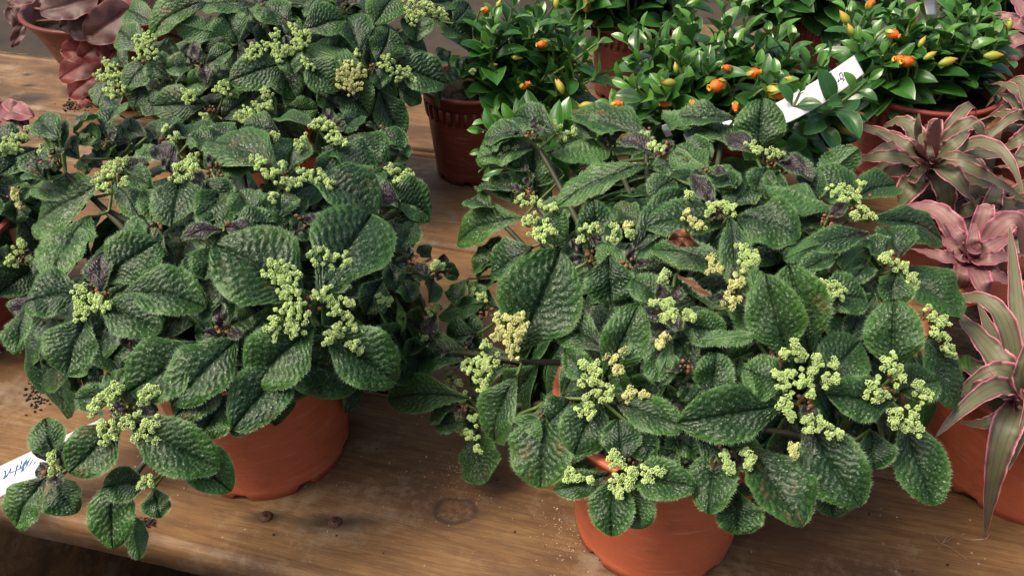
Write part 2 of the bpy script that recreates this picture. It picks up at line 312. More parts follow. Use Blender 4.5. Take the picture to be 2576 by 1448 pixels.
# ---------------- leaf of the pilea ----------------
def leaf_mesh(B,T,n,Wd,arch=.06,fold=0.,conv=.10,young=0.,tone=.5,bright=0.,hi=True,mat=None,quilt=1.,hair=True,droop=0.,twist=0.,shape=None,wave=0.,seed=0,roll=0.,crumple=1.):
    r=np.random.default_rng(seed); ns,nt=(64,37) if hi else (30,19)
    L=np.linalg.norm(T-B); a=(T-B)/L; n=nrm(n-a*(n@a)); sd=np.cross(n,a)
    if roll: c,s_=math.cos(roll),math.sin(roll); n,sd=n*c+sd*s_,sd*c-n*s_
    s=np.linspace(0,1,ns)[:,None]; t=np.linspace(-1,1,nt)[None,:]; at=abs(t)
    if shape is None: hw=(np.sin(math.pi*np.clip(s,1e-4,.9999)**r.uniform(1.06,1.22))**r.uniform(.50,.62))*np.minimum(1,.40+s*1.5)
    else: hw=shape(s)
    hw=hw*(1+.010*abs(np.sin(30*math.pi*s+r.uniform(0,3)))*(1 if quilt else 0)+.02*np.sin(s*r.uniform(7,13)+r.uniform(0,6))); hw=hw*Wd/2
    asym=1+.06*np.sign(t)*r.uniform(-1,1)
    x=L*s+0*t; y=hw*t*asym
    N=r.uniform(10.,12.) if hi else r.uniform(7,9); q=N*(s-.34*at**.9+.018*np.sin(at*9+s*23)*(1 if shape is None else .6))+r.uniform(0,1); pu=abs(np.sin(math.pi*q))**.75
    cell=abs(np.sin(math.pi*(at*(5.2 if hi else 3.6)+.5*(np.floor(q)%2)+.12*np.sin(q*2.1+s*9))))**.8
    ef=np.clip((1-at)*6,0,1)*np.clip(s*8,0,1)*np.clip((1-s)*8,0,1)
    amp=min(.0019,Wd*.036)*quilt
    pebr=1+.35*np.sin(q*5.3+at*17+r.uniform(0,6)); h=amp*(pu*(.50+.55*cell*pebr)-.3)*ef
    mid=np.exp(-(t/.05)**2)
    h=h-mid*amp*1.6
    g=arch*L*np.sin(math.pi*s)-droop*L*np.clip(s-.55,0,1)**2*4+.012*L*np.sin(s*7+r.uniform(0,6))*t*crumple
    g=g+conv*hw*np.sin(math.pi*np.clip(at,0,1)*.9)+fold*hw*at*(1 if shape is None else 1)
    g=g+wave*hw*np.sin(s*2*math.pi*r.uniform(2.2,3.4)+np.sign(t)*1.3+r.uniform(0,6))*at**2
    g=g+.0008*crumple*np.sin(11*s+3*t+r.uniform(0,6))
    ang=twist*(s-.3)
    yy=y*np.cos(ang); g=g+y*np.sin(ang)
    bend=r.uniform(-.05,.05)*L*np.sin(math.pi*s)*crumple
    V=B+x[...,None]*a+(yy+bend)[...,None]*sd+(g+h)[...,None]*n
    V=V.reshape(-1,3); nv=len(V); fq=grid_faces(ns,nt)
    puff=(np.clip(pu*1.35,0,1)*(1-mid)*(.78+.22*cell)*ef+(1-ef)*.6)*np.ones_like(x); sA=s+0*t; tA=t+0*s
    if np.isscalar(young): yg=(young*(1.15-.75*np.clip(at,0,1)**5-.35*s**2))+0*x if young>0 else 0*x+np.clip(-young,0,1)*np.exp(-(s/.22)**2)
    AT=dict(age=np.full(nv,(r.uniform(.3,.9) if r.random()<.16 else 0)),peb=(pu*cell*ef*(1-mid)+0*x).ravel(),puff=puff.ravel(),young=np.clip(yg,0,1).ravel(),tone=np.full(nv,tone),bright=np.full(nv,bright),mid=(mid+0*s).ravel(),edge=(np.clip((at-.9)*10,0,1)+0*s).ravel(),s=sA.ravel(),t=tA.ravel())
    uv=np.stack([x*100+r.uniform(0,50),y*100+r.uniform(0,50)],-1).reshape(-1,2)
    fs=[fq]; mi=np.zeros(len(fq),int); mats=[mat or M_LEAF]
    if hair:
        # fringe of fine hairs along the margin
        K=130 if hi else 40; hv=[]; hf=[]
        G=V.reshape(ns,nt,3)
        for side in (0,nt-1):
            for k in range(K):
                ss=r.uniform(.04,.99)*(ns-1); i=int(ss); fr=ss-i; i2=min(i+1,ns-1)
                p=G[i,side]*(1-fr)+G[i2,side]*fr; tg=nrm(G[i2,side]-G[i,side]+1e-9); out=nrm(G[i,side]-G[i,nt//2]+1e-9)
                d=nrm(out+tg*r.uniform(-.2,.6)+n*r.uniform(-.5,.4)); l=r.uniform(.0008,.0021)
                b=nv+len(hv); hv+= [p-tg*.00007,p+tg*.00007,p+d*l]; hf.append((b,b+1,b+2))
        m=len(hv); V=np.vstack([V,np.array(hv)]); fs.append(np.array(hf)); mi=np.concatenate([mi,np.ones(len(hf),int)]); mats=[mats[0],M_HAIR]
        for k_ in AT: AT[k_]=np.concatenate([AT[k_],np.zeros(m)])
        uv=np.vstack([uv,np.zeros((m,2))])
    return mesh('leaf',V,fs,mats,mi=mi,attrs=AT,uv=uv)
class Dome:
    def __init__(s,c,r): s.c=np.array(c);s.r=np.array(r)
    def hit(s,u,v,lift=0.,k=1.):
        r=s.r*k+lift; d=ray(u,v); o=(CAM-s.c)/r; D=d/r; A=D@D; B_=o@D; C_=o@o-1; disc=B_*B_-A*C_
        t=(-B_-math.sqrt(disc))/A if disc>0 else -B_/A
        p=CAM+d*t
        if p[2]<.014+max(lift,0)*.5: p=CAM+d*((.014+max(lift,0)*.5-H)/d[2])
        return p
    def normal(s,p): return nrm((p-s.c)/(s.r**2))
PLANTS={}
def dome_leaf(plant,D,rec,idx,seed):
    bx,by,tx,ty,w=rec[:5]; lift=(rec[5] if len(rec)>5 else 0)*.001; kind=rec[6] if len(rec)>6 else 'g'; roll=rec[7] if len(rec)>7 else 0
    r=np.random.default_rng(seed)
    lift+=r.uniform(-.0015,.0015)
    mx,my=(bx+tx)/2,(by+ty)/2; Mp=D.hit(mx,my,lift); dep=proj(Mp)[2]
    Lpx=math.hypot(tx-bx,ty-by); Lw=Lpx/F*dep
    n=D.normal(Mp)
    n=nrm(n*.72+np.array([0,-.10,.42])+r.normal(size=3)*(.24 if D is D2 else .15)+nrm(CAM-Mp)*.30)
    if 'n' in kind: n=nrm(nrm(CAM-Mp)+r.normal(size=3)*.1)
    # base and tip: on the leaf's own plane through Mp, reached along the pixel rays
    def onplane(u,v,lim):
        d=ray(u,v); q=d@n
        X=CAM+d*(((Mp-CAM)@n)/q) if abs(q)>.15 else D.hit(u,v,lift)
        X0=CAM+d*((Mp-CAM)@FW/(d@FW)); dv=X-X0; m=np.linalg.norm(dv)
        if m>lim: X=X0+dv/m*lim
        if X[2]<.006: X=CAM+d*((.006-H)/d[2])
        return X
    lim=max(.35*Lw,.008)*1.3
    B=onplane(bx,by,lim); T=onplane(tx,ty,lim)
    under='u' in kind
    a=nrm(T-B); nn=nrm(n-a*(n@a)); sd=np.cross(nn,a)
    pa=proj(Mp+sd*.01); pb=proj(Mp-sd*.01); pixper=max(math.hypot(pa[0]-pb[0],pa[1]-pb[1])/.02,600)
    Wd=w*1.08/pixper; Lr=np.linalg.norm(T-B)
    Wd=min(max(Wd,.25*Lr),1.0*Lr)*(.4 if 'k' in kind else 1)
    yg=.95 if 'y' in kind else (-.75 if r.random()<.3 else 0)
    br=.8 if 'b' in kind else (r.uniform(.0,.16) if r.random()<.6 else r.uniform(.15,.45))
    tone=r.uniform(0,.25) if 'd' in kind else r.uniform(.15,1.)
    hi=Lpx>75
    fold=r.uniform(.0,.42); 
    if 'f' in kind: fold=.9
    if 'v' in kind: fold=-.5
    if under: nn=-nn; fold=r.uniform(.1,.35)
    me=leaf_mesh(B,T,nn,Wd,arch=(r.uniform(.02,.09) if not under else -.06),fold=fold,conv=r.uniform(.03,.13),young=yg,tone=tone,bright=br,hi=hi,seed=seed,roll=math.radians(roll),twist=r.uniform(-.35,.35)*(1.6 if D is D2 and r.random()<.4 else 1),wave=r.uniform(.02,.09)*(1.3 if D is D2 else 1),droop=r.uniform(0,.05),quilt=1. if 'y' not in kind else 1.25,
        mat=M_DRY if 'k' in kind else None)
    o=link('leaf',me,plant)
    if 'y' in kind: o['label']='young purple-black leaf'
    if 'k' in kind: o['label']='dried brown leaf'
    return B,nn if not under else -nn
ICO=None
OCT=(np.array([(1,0,0),(-1,0,0),(0,1,0),(0,-1,0),(0,0,1),(0,0,-1)],float),np.array([(0,2,4),(2,1,4),(1,3,4),(3,0,4),(2,0,5),(1,2,5),(3,1,5),(0,3,5)]))
def ico():
    global ICO
    if ICO is None:
        ph=(1+5**.5)/2; v=np.array([(-1,ph,0),(1,ph,0),(-1,-ph,0),(1,-ph,0),(0,-1,ph),(0,1,ph),(0,-1,-ph),(0,1,-ph),(ph,0,-1),(ph,0,1),(-ph,0,-1),(-ph,0,1)],float); v/=np.linalg.norm(v[0])
        f=np.array([(0,11,5),(0,5,1),(0,1,7),(0,7,10),(0,10,11),(1,5,9),(5,11,4),(11,10,2),(10,7,6),(7,1,8),(3,9,4),(3,4,2),(3,2,6),(3,6,8),(3,8,9),(4,9,5),(2,4,11),(6,2,10),(8,6,7),(9,8,1)])
        ICO=(v,f)
    return ICO
def cluster(plant,c,n,R,seed,mat,stem_to=None):
    """inflorescence: knobbly balls of tiny florets spread over an irregular disc"""
    r=np.random.default_rng(seed); v0,f0=OCT; V=[];Fs=[];o=0
    a=nrm(np.cross(n,[.3,.9,.1])); b=np.cross(n,a); balls=[]
    nb=max(5,int((R/.00165)**1.9)); tries=0
    while len(balls)<nb and tries<400:
        tries+=1; th=r.uniform(0,6.28); q=R*math.sqrt(r.random()); p=c+(a*math.cos(th)+b*math.sin(th))*q+n*(.0022*(1-(q/R)**2)+r.uniform(-.0008,.0014))
        if all(np.linalg.norm(p-x)>.0017 for x in balls): balls.append(p)
    for p in balls:
        br=r.uniform(.0010,.0017); m=int(r.integers(20,28))
        for k in range(m):
            z=1-1.5*(k+.5)/m; th=k*2.4+r.uniform(-.2,.2); q=math.sqrt(max(0,1-z*z)); d=a*q*math.cos(th)+b*q*math.sin(th)+n*z
            gs=r.uniform(.00035,.00065); V.append(v0*gs*r.uniform(.8,1.2,3)+p+d*br*r.uniform(.75,1.25)); Fs.append(f0+o); o+=6
    parts=[(np.concatenate(V),[np.concatenate(Fs)])]; nf=len(parts[0][1][0])
    me_parts=[]
    root=c-n*.006 if stem_to is None else stem_to
    for p in balls: 
        tv,tf=tube(bez(root,(root+p)/2-n*.002,p,4),.0005,4); me_parts.append((tv,tf))
    V2,F2=merge(parts+me_parts); 
    # keep floret faces first in the triangle list
    mi=[]
    for f in F2: mi.append(np.ones(len(f),int) if f.shape[1]==4 else np.concatenate([np.zeros(nf,int),np.ones(len(f)-nf,int)]))
    me=mesh('flower_cluster',V2,F2,[mat,M_STALK],mi=np.concatenate(mi)); return link('flower_cluster',me,plant)
# ---------------- pots ----------------
def pot(plant,c,rt,rb,h,mat,feet=True,ribs=0,soil=.84,band=.0):
    cx,cy=c; n=96; th=np.arange(n)/n*2*math.pi
    def R(z): return rb+(rt-rb)*z/h
    prof=[(R(.010),.010),(R(.02),.02),(R(h*.35),h*.35),(R(h*.7),h*.7),(R(h*.86),h*.86),(R(h*.865)+.0015,h*.868),(R(h*.955)+.0018,h*.955),(rt+.0042,h*.962),(rt+.0050,h*.975),(rt+.0050,h*.994),(rt+.0042,h),(rt-.0002,h),(rt-.0012,h*.99),(R(h*.8)-.0022,h*.8),(R(h*.6)-.0022,h*.6)]
    V=[]
    # skirt: feet with notches between
    foot=((th*8/(2*math.pi))%1.<.72) if feet else np.ones(n,bool)
    zb=np.where(foot,0.0,.0055); V.append(np.stack([cx+(rb-.002)*np.cos(th),cy+(rb-.002)*np.sin(th),zb],-1)); V.append(np.stack([cx+(rb+.0003)*np.cos(th),cy+(rb+.0003)*np.sin(th),zb],-1)); 
    V.append(np.stack([cx+(R(.006)+.0006)*np.cos(th),cy+(R(.006)+.0006)*np.sin(th),np.full(n,.0085)],-1))
    for r_,z in prof: V.append(np.stack([cx+r_*np.cos(th),cy+r_*np.sin(th),np.full(n,z)],-1))
    k=len(V); V=np.concatenate(V); f=grid_faces(k,n,True)[:,::-1]
    p=link('pot',mesh('pot',V,f,mat),plant)
    if ribs:
        rm=None
        for i in range(ribs):
            a=i/ribs*2*math.pi; z0,z1=h*.70,h*.855
            bx_=[]
            for z in (z0,z1):
                for dr in (0.0,.0026):
                    for da in (-.5,.5):
                        rr=R(z)+dr-.0004; aa=a+da*(2*math.pi/ribs)*.5; bx_.append((cx+rr*math.cos(aa),cy+rr*math.sin(aa),z))
            q=np.array([[0,1,3,2],[4,6,7,5],[0,4,5,1],[2,3,7,6],[0,2,6,4],[1,5,7,3]])
            link('rib',mesh('rib',bx_,q,mat,smooth=False),p)
    # soil
    rs=R(h*soil)-.002; V=[(cx,cy,h*soil+.004)]; r=np.random.default_rng(int(abs(cx)*1e4)); m=8
    for j in range(1,m+1):
        for i in range(40):
            a=i/40*2*math.pi; V.append((cx+rs*j/m*math.cos(a),cy+rs*j/m*math.sin(a),h*soil+.004*(1-(j/m)**2)+(r.uniform(-.0018,.0018) if j<m else 0)))
    i=np.arange(40); t0=np.stack([np.zeros(40,int),1+i,1+(i+1)%40],-1); q=np.concatenate([np.stack([1+j*40+i,1+(j+1)*40+i,1+(j+1)*40+(i+1)%40,1+j*40+(i+1)%40],-1) for j in range(m-1)])
    link('soil',mesh('soil',V,[t0,q],M_SOIL),plant); return p
def pilea(name,loc,potargs,D,leaves,clusters,fillers,label,seed0,fill_lim=None,stems_c=None,extra=None):
    pl=empty(name,(loc[0],loc[1],0),label=label,cat='potted plant')
    if potargs: pot(pl,loc,**potargs)
    pc=np.array([loc[0],loc[1],(potargs or {}).get('h',.1)*.85])
    bases=[]
    for i,rec in enumerate(leaves):
        B,n=dome_leaf(pl,D,rec,i,seed0*1000+i); bases.append((B,n))
    # main stems to groups of leaf bases, each leaf with its own petiole
    groups=[]
    for B,n in bases:
        for g_ in groups:
            if np.linalg.norm(g_[0]-B)<.032: g_[1].append((B,n)); break
        else: groups.append([B,[(B,n)]])
    r=np.random.default_rng(seed0)
    for g_ in groups:
        C=np.mean([b for b,_ in g_[1]],0); nn=nrm(np.mean([x for _,x in g_[1]],0)); node=C-nn*.012; node[2]=max(node[2],.006)
        st=pc+np.array([r.uniform(-.02,.02),r.uniform(-.02,.02),0])
        ctrl=(st+node)/2+np.array([0,0,.02]); ctrl[2]=max(ctrl[2],.06)
        pth=bez(st,ctrl,node,12); v,f=tube(pth,np.linspace(.0032,.0018,12),7); link('stem',mesh('stem',v,f,M_STEM),pl)
        parts=[]
        for b,x in g_[1]:
            parts.append(tube(bez(node,(node+b)/2-nn*.001,b+0*nn,5),.0011,5))
        v,f=merge(parts); link('petiole',mesh('petiole',v,f,M_STALK),pl)
        if len(g_[1])>=3:   # brown bud scales at the heart of a rosette
            v0,f0=ico(); V=[];Fs=[];o=0
            for k in range(14): 
                V.append(v0*r.uniform(.0008,.0018)*r.uniform(.6,1.3,3)+C+nn*.002+r.normal(size=3)*.0028); Fs.append(f0+o); o+=12
            link('bud',mesh('bud',np.concatenate(V),np.concatenate(Fs),M_BROWNC),pl)
            ea=nrm(np.cross(nn,[.2,1,.3])); eb=np.cross(nn,ea); a0=r.uniform(0,6)
            for k in range(int(r.choice([0,0,1,2,3]))):
                an=a0+k*1.57+r.uniform(-.3,.3); dd=nrm((ea*math.cos(an)+eb*math.sin(an))*.85+nn*.4); Ly=r.uniform(.010,.018); b0=C+nn*.001+dd*.002
                o=link('leaf',leaf_mesh(b0,b0+dd*Ly,nrm(nn-dd*.3),Ly*.55,arch=.1,fold=.4,conv=.1,young=.9,tone=.3,hi=False,seed=seed0*991+int(an*100),quilt=1.3,wave=.05),pl); o['label']='young purple-black leaf'
    for i,rec in enumerate(clusters):
        u,v,rp=rec[:3]; lf=(rec[3] if len(rec)>3 else 13)*.001; kd=rec[4] if len(rec)>4 else ''
        p=D.hit(u,v,lf); nn=nrm(D.normal(p)*.6+np.array([0,-.1,.3])+nrm(CAM-p)*.5); R=rp/F*proj(p)[2]
        cluster(pl,p,nn,R,seed0*777+i,M_FLOY if kd=='y' else M_FLOR)
    # inner leaves that close the mound, toned darker to read as shaded
    r=np.random.default_rng(seed0+50); k=0; tries=0
    while k<fillers and tries<5000:
        tries+=1
        az=r.uniform(0,2*math.pi); el=math.asin(r.uniform(.0,1.)); sc=r.uniform(.60,.88)
        d=np.array([math.cos(az)*math.cos(el),math.sin(az)*math.cos(el),math.sin(el)]); p=D.c+D.r*d*sc
        if p[2]<.05 : continue
        n=D.normal(p)
        if n@nrm(CAM-p)<-.15: continue
        if fill_lim and not fill_lim(proj(p)): continue
        out=nrm(np.array([d[0],d[1],-.5])+r.normal(size=3)*.5); out=nrm(out-n*(out@n)); L=r.uniform(.045,.072)
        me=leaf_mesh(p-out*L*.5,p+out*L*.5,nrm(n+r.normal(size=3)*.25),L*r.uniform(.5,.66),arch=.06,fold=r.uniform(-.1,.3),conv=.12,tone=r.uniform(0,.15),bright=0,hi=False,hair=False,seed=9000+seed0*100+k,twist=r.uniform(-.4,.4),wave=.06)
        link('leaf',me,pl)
        if k%6==0:
            v,f=tube(bez(pc,(pc+p)/2+np.array([0,0,.02]),p-out*L*.5,8),.0022,6); link('stem',mesh('stem',v,f,M_STEM),pl)
        k+=1
    return pl

# ================= pilea plants: leaves as (base u,v, tip u,v, width, lift mm, kind, roll) =================
D1=Dome((-.203,.515,.07),(.155,.195,.142)); D2=Dome((.140,.478,.055),(.165,.195,.16)); D3=Dome((-.235,.87,.09),(.19,.16,.155)); D4=Dome((-.50,.63,.07),(.13,.13,.09))
L1=[
(262,332,320,262,62,0),(370,345,262,318,60,0),(185,330,245,290,70,0,'d'),(190,345,250,350,62,4,'b'),(150,350,95,300,80,0),(160,380,150,305,70,0,'d'),
(400,360,430,300,80,0),(480,350,400,330,60,2),(540,340,480,310,60,0),(560,360,470,345,60,0),(600,350,520,320,70,0,'d'),
(110,450,90,375,80,0,'d'),(130,455,75,430,70,2),(300,350,250,400,70,2),(200,400,160,360,70,0),(330,360,255,340,60,0),
(325,400,380,350,70,0),(330,380,240,395,60,2),(420,380,340,400,70,0,'b'),(400,370,370,320,80,0),
(700,330,610,315,60,2,'g'),(795,322,690,300,62,2),(835,330,850,285,60,0),(860,325,905,290,50,2),(650,345,600,380,70,0,'d'),
(870,345,962,408,88,6),(812,372,945,432,70,4),(845,380,800,440,60,0),(945,330,1020,372,60,2),(960,340,1030,395,40,0,'bd'),(960,360,1000,430,70,0),
(990,430,1005,375,55,0,'d'),(940,425,1015,480,70,0,'d'),
(700,428,535,352,132,4),(765,452,955,535,108,6),(722,438,742,352,90,5),(712,478,700,545,86,5),(650,420,540,410,70,0),(600,430,560,360,80,0,'d'),
(900,470,962,428,60,2),(880,520,960,540,70,0,'d'),(960,500,1085,540,118,3),(1005,505,930,492,62,8,'y'),(975,560,1025,640,84,0),(960,540,1050,590,80,-2,'d'),
(1040,640,990,590,70,0,'d'),
(790,560,735,600,70,0,'d'),(740,560,650,530,80,0,'d'),(860,530,780,600,70,-3,'u'),(640,560,600,480,84,4),(545,500,530,590,88,0),(560,470,505,560,80,0),
(450,440,428,565,112,6),(446,420,385,366,58,7,'y'),(478,430,512,472,40,7,'y'),(520,400,560,360,70,0),(505,450,575,520,80,0,'d'),
(265,455,80,560,140,5),(228,545,128,702,122,2,'b'),(285,455,350,545,66,3,'v'),(350,540,335,600,44,5,'ub'),(262,425,212,388,56,7,'y'),(285,430,375,412,44,6,'y'),
(300,440,380,470,60,0,'d'),(215,500,75,470,60,0,'b'),(390,560,310,600,60,-3,'d'),(360,480,400,560,70,-3),
(560,578,455,600,38,8,'y'),(562,572,642,592,44,8,'y'),(575,585,700,560,84,2),(545,620,508,705,82,2),(600,640,560,720,80,-3,'d'),
(720,560,770,500,40,0),
(768,762,540,612,206,14),(800,752,935,535,196,12),(800,735,880,695,58,16,'d'),(740,720,700,640,60,-3,'d'),
(790,820,632,962,150,8),(760,905,585,1080,128,4,'d'),(803,818,1000,962,140,11),
(990,640,1040,560,60,0),(975,660,995,730,50,0,'d'),(960,700,920,790,70,-4,'d'),(985,760,930,760,60,-2,'d'),
(215,738,62,762,112,7),(222,790,165,940,120,7),(248,768,408,828,112,8),(300,738,518,770,116,4),(262,712,398,606,124,5),(255,735,258,632,68,9,'y'),
(235,650,170,600,80,-3,'d'),(90,700,130,640,70,-2,'d'),(70,740,45,800,50,2,'y'),(70,770,40,890,62,3),(110,800,130,850,60,0,'d'),
(420,640,350,590,60,-3,'d'),(470,640,520,700,70,-3,'d'),
(558,812,510,770,62,-3,'d'),(550,830,490,840,60,-3,'d'),(560,805,548,760,32,2,'y'),(572,830,582,868,34,2,'y'),(580,815,640,790,60,-3,'d'),(340,850,350,920,70,-5,'d'),
(505,862,322,985,148,4),(598,850,430,1015,140,7),(575,930,440,1050,110,3,'d'),(560,1010,500,1100,100,0,'d'),(440,900,400,1000,90,-2,'d'),(620,980,560,1080,80,-2,'d'),
(315,1048,556,1178,132,9),(308,1055,172,1190,118,10),(300,1005,186,1002,66,2),(300,990,272,935,58,0,'d'),(318,1022,275,1032,34,11,'y'),(338,1022,398,1032,36,11,'y'),
(455,1110,582,1235,110,3,'b'),(560,1060,640,1070,60,-3,'d'),(250,950,228,925,30,0,'d'),
(378,1212,257,1226,84,7),(388,1225,404,1302,72,7),
(300,1180,285,1380,112,3,'b'),(318,1270,350,1405,60,0,'ub'),
(140,1160,113,1052,92,6),(118,1198,36,1325,96,5,'b'),(148,1195,192,1290,98,5),(140,1172,88,1190,36,8,'y'),(140,1160,165,1110,40,3,'y'),
(1085,650,1052,620,54,2),(1098,668,1156,692,42,4),(1080,690,1035,690,60,0,'d'),(1090,700,1080,760,52,0,'d'),(1010,700,1035,760,50,-3,'d'),(1100,690,1120,640,30,2,'y'),
]
C1=[(272,440,26),(250,470,20),(268,478,15),(292,418,20),(312,408,14),(208,424,22),(312,458,14),
(470,408,17),(488,398,15),(452,425,18),(440,452,15),(470,438,18),(490,425,12),
(655,415,20),(672,440,16),(690,438,14),(712,462,20),(640,402,14),(765,440,22),(795,445,22),(830,468,18),(745,460,14),
(800,318,22),(832,322,18),(840,345,24),(815,308,18),(860,360,14),(770,350,12),(748,370,14),(690,345,12),(710,420,12),
(985,425,18),(1010,445,20),(1030,440,14),(1000,462,14),
(125,375,26),(140,410,22),(112,420,18),(118,345,18),(230,345,16),(262,370,20),(210,350,12),(440,345,14),(420,328,12),(690,500,14),
(805,645,28,20),(850,655,32,20),(880,670,18,20),(690,682,34,20),(725,690,30,20),(720,720,32,20),(742,755,30,20),(715,800,34,20),(745,820,30,20),(685,840,20,19),(755,780,22,20),
(800,735,22,20),(830,740,22,20),(860,715,20,20),(865,765,26,20),(840,780,18,19),(875,800,18,18),(830,850,24,18),(850,830,20,18),(885,865,20,18),(895,830,16,18),(905,880,10,17),
(208,738,24),(205,770,14),(203,795,16),(240,752,14),(258,762,22),(232,785,14),(270,775,12),
(285,985,26),(262,1010,26),(240,1030,18),(372,990,24),(390,985,14),(358,1010,18),(275,1075,26),(262,1105,18),(300,1060,22),(290,1090,16),(345,1055,24),(385,1060,22),(372,1090,20),(385,1120,22),(395,1140,14),(350,1100,16),
(372,1212,16),(360,1220,10),(138,1158,10),(140,1180,18),(135,1145,9),
(1095,665,12),(1110,672,9),(955,748,12),(975,755,10),(1085,672,8)]
L2=[
(1640,345,1440,285,86,2),(1600,300,1665,320,50,0),(1400,335,1290,290,70,2),(1320,340,1215,350,60,0,'d'),(1545,345,1388,395,100,10,'u'),(1790,310,1665,285,52,0,'u'),(1850,300,1700,300,50,0),
(1915,405,1918,246,118,10,'n'),(1880,375,1730,312,76,4),(1900,392,1828,335,52,9,'y'),(1935,398,2045,452,54,8,'y'),(2045,480,2160,372,76,4,'un'),(2165,520,2045,430,84,4),(2130,505,2256,462,84,2),
(1660,402,1560,352,46,6,'y'),(1690,372,1792,400,60,5),(1780,430,1700,370,80,4,'u'),(1640,380,1540,380,60,0,'d'),(1720,420,1640,420,60,0,'d'),
(1345,370,1198,400,66,2,'b'),(1352,512,1344,368,96,9,'n'),(1628,412,1398,520,70,6,'b'),(1470,430,1430,500,50,3,'u'),(1290,510,1250,440,64,0,'d'),(1290,480,1200,470,50,0,'d'),
(1315,548,1150,608,92,7,'b'),(1345,560,1425,600,90,4),(1492,645,1492,500,88,4,'n'),(1480,600,1515,608,30,8,'y'),(1530,640,1540,560,40,4,'d'),
(1585,640,1722,478,86,5),(1610,560,1540,520,70,-2,'d'),(1725,540,1590,640,70,3,'u'),(1842,560,1618,568,86,5,'d'),(1795,522,1738,438,48,9,'y'),(1850,545,2012,598,112,6),(1835,545,1848,715,72,10,'d'),
(1770,420,1860,470,60,0,'u'),(1850,470,1790,440,60,0,'d'),(2092,530,1918,472,70,5,'u'),(1930,420,1900,480,70,3,'d'),(1960,430,1930,500,60,2),(2010,420,2060,500,60,2,'d'),
(1865,692,1638,622,66,4),(1600,705,1505,615,62,8,'u'),(1530,640,1538,765,122,7,'dn'),(1600,640,1590,720,40,3,'d'),
(1285,890,1408,628,196,24,'n'),(1340,620,1230,690,90,0,'d'),(1250,640,1190,680,60,0),(1300,640,1210,620,60,0,'d'),
(1220,760,1108,800,56,8,'u'),(1215,885,1150,800,88,5),(1090,862,1088,792,44,8,'y'),(1075,870,1005,868,50,3),
(1205,905,1003,925,98,9),(1182,1000,968,1006,92,7),(1300,945,1240,1110,104,9),(1285,1050,1362,1108,70,10,'u'),(1372,1008,1358,1228,146,5),(1190,1078,1222,1216,102,4),(1180,1060,1090,1062,50,0,'d'),
(1505,995,1445,1142,120,7),(1505,960,1420,880,64,4,'d'),(1525,880,1390,788,92,4),(1520,950,1608,765,108,14,'n'),(1610,770,1570,900,44,16,'u'),(1655,850,1655,972,74,8),(1690,860,1650,960,34,10,'u'),
(1690,782,1702,722,56,9,'y'),(1682,800,1660,852,60,9,'y'),(1672,772,1592,700,72,6),(1705,808,1828,832,80,6),(1700,690,1790,748,34,8,'ku'),(1650,700,1600,760,60,-2,'d'),
(1905,770,1885,665,56,14,'un'),(1905,860,1860,745,80,4,'d'),(1730,862,1900,850,38,6,'u'),(1750,930,1700,850,70,-3,'d'),
(1985,905,1925,690,140,20,'n'),(2035,890,1985,665,146,15,'n'),(2050,742,2182,752,100,6),(2125,600,1965,655,50,5,'u'),(2185,585,2022,632,66,5,'d'),(2110,640,2000,690,50,3),
(2185,552,2376,600,90,6),(2262,645,2232,572,92,8),(2235,655,2175,598,64,6),(2252,682,2242,775,84,7),(2265,670,2418,800,116,6),(2120,680,2190,620,60,0,'u'),(2180,650,2130,720,60,-2,'d'),
(2250,945,2250,752,140,17,'n'),(2330,850,2405,1030,96,5,'d'),(2262,985,2360,955,110,9),(2250,1005,2078,990,108,11),(2272,1040,2352,1272,126,10),
(2050,968,2165,855,126,9),(1985,975,1868,925,98,11),(1978,1015,1706,1062,134,13),(2032,1035,2165,1275,156,10),(1880,1125,2020,1325,152,8),(1805,1110,1782,1292,112,5,'d'),(1850,1230,1855,1345,112,0),
(2100,1180,2095,1300,90,-2,'d'),(2190,1080,2200,1180,90,-2,'d'),(1548,1012,1722,1075,84,9),(1790,1005,1802,885,92,8,'n'),(1720,960,1740,1010,60,-3,'d'),(1860,900,1850,980,70,-3,'d'),
(1562,1165,1555,1052,92,8,'dn'),(1572,1190,1750,1224,96,9),(1535,1188,1392,1232,64,6),(1550,1192,1538,1348,108,10),(1580,1200,1615,1330,100,5),(1600,1080,1645,1150,90,2,'d'),(1700,1100,1760,1140,60,-3,'d'),(2130,880,2160,780,60,-3,'d'),
(1410,1000,1480,900,60,-4,'d'),(1330,430,1230,420,70,-4),(1300,330,1220,360,60,-4),(1420,440,1340,470,70,-6,'d'),(1440,500,1380,560,70,-6,'d'),(1560,420,1480,440,70,-6,'d'),(1700,450,1640,500,70,-6,'d'),(1500,350,1450,300,70,-4),(1900,460,1840,520,80,-6,'d'),(2000,540,2080,560,80,-6,'d'),(1400,700,1330,760,80,-6,'d'),(1560,720,1620,800,80,-8,'d'),(1800,780,1740,840,80,-8,'d'),(1980,560,1900,620,80,-6,'d'),(1240,520,1180,500,60,-4),(1280,640,1200,700,70,-5,'d'),(1180,700,1150,770,60,-5),(1250,700,1190,760,70,-4),(1130,880,1060,900,70,-4,'d'),(1200,840,1120,870,80,-6,'d'),(1160,1010,1080,1050,70,-5,'d'),(1240,1000,1180,1080,80,-6,'d'),(1440,1000,1380,1060,90,1,'d'),(1480,1080,1420,1160,80,-3,'d'),(1740,1080,1850,1140,90,0,'d'),(1700,1130,1640,1180,60,0,'d'),(1650,1120,1700,1200,80,-6,'d'),(1500,1150,1440,1230,70,-6,'d'),(1740,1050,1700,1160,90,-8,'d'),(1300,900,1180,960,90,-8,'d'),(1260,780,1180,740,80,-6,'d'),(2200,740,2150,800,60,-3,'d'),(1340,700,1440,720,60,-4,'d'),
]
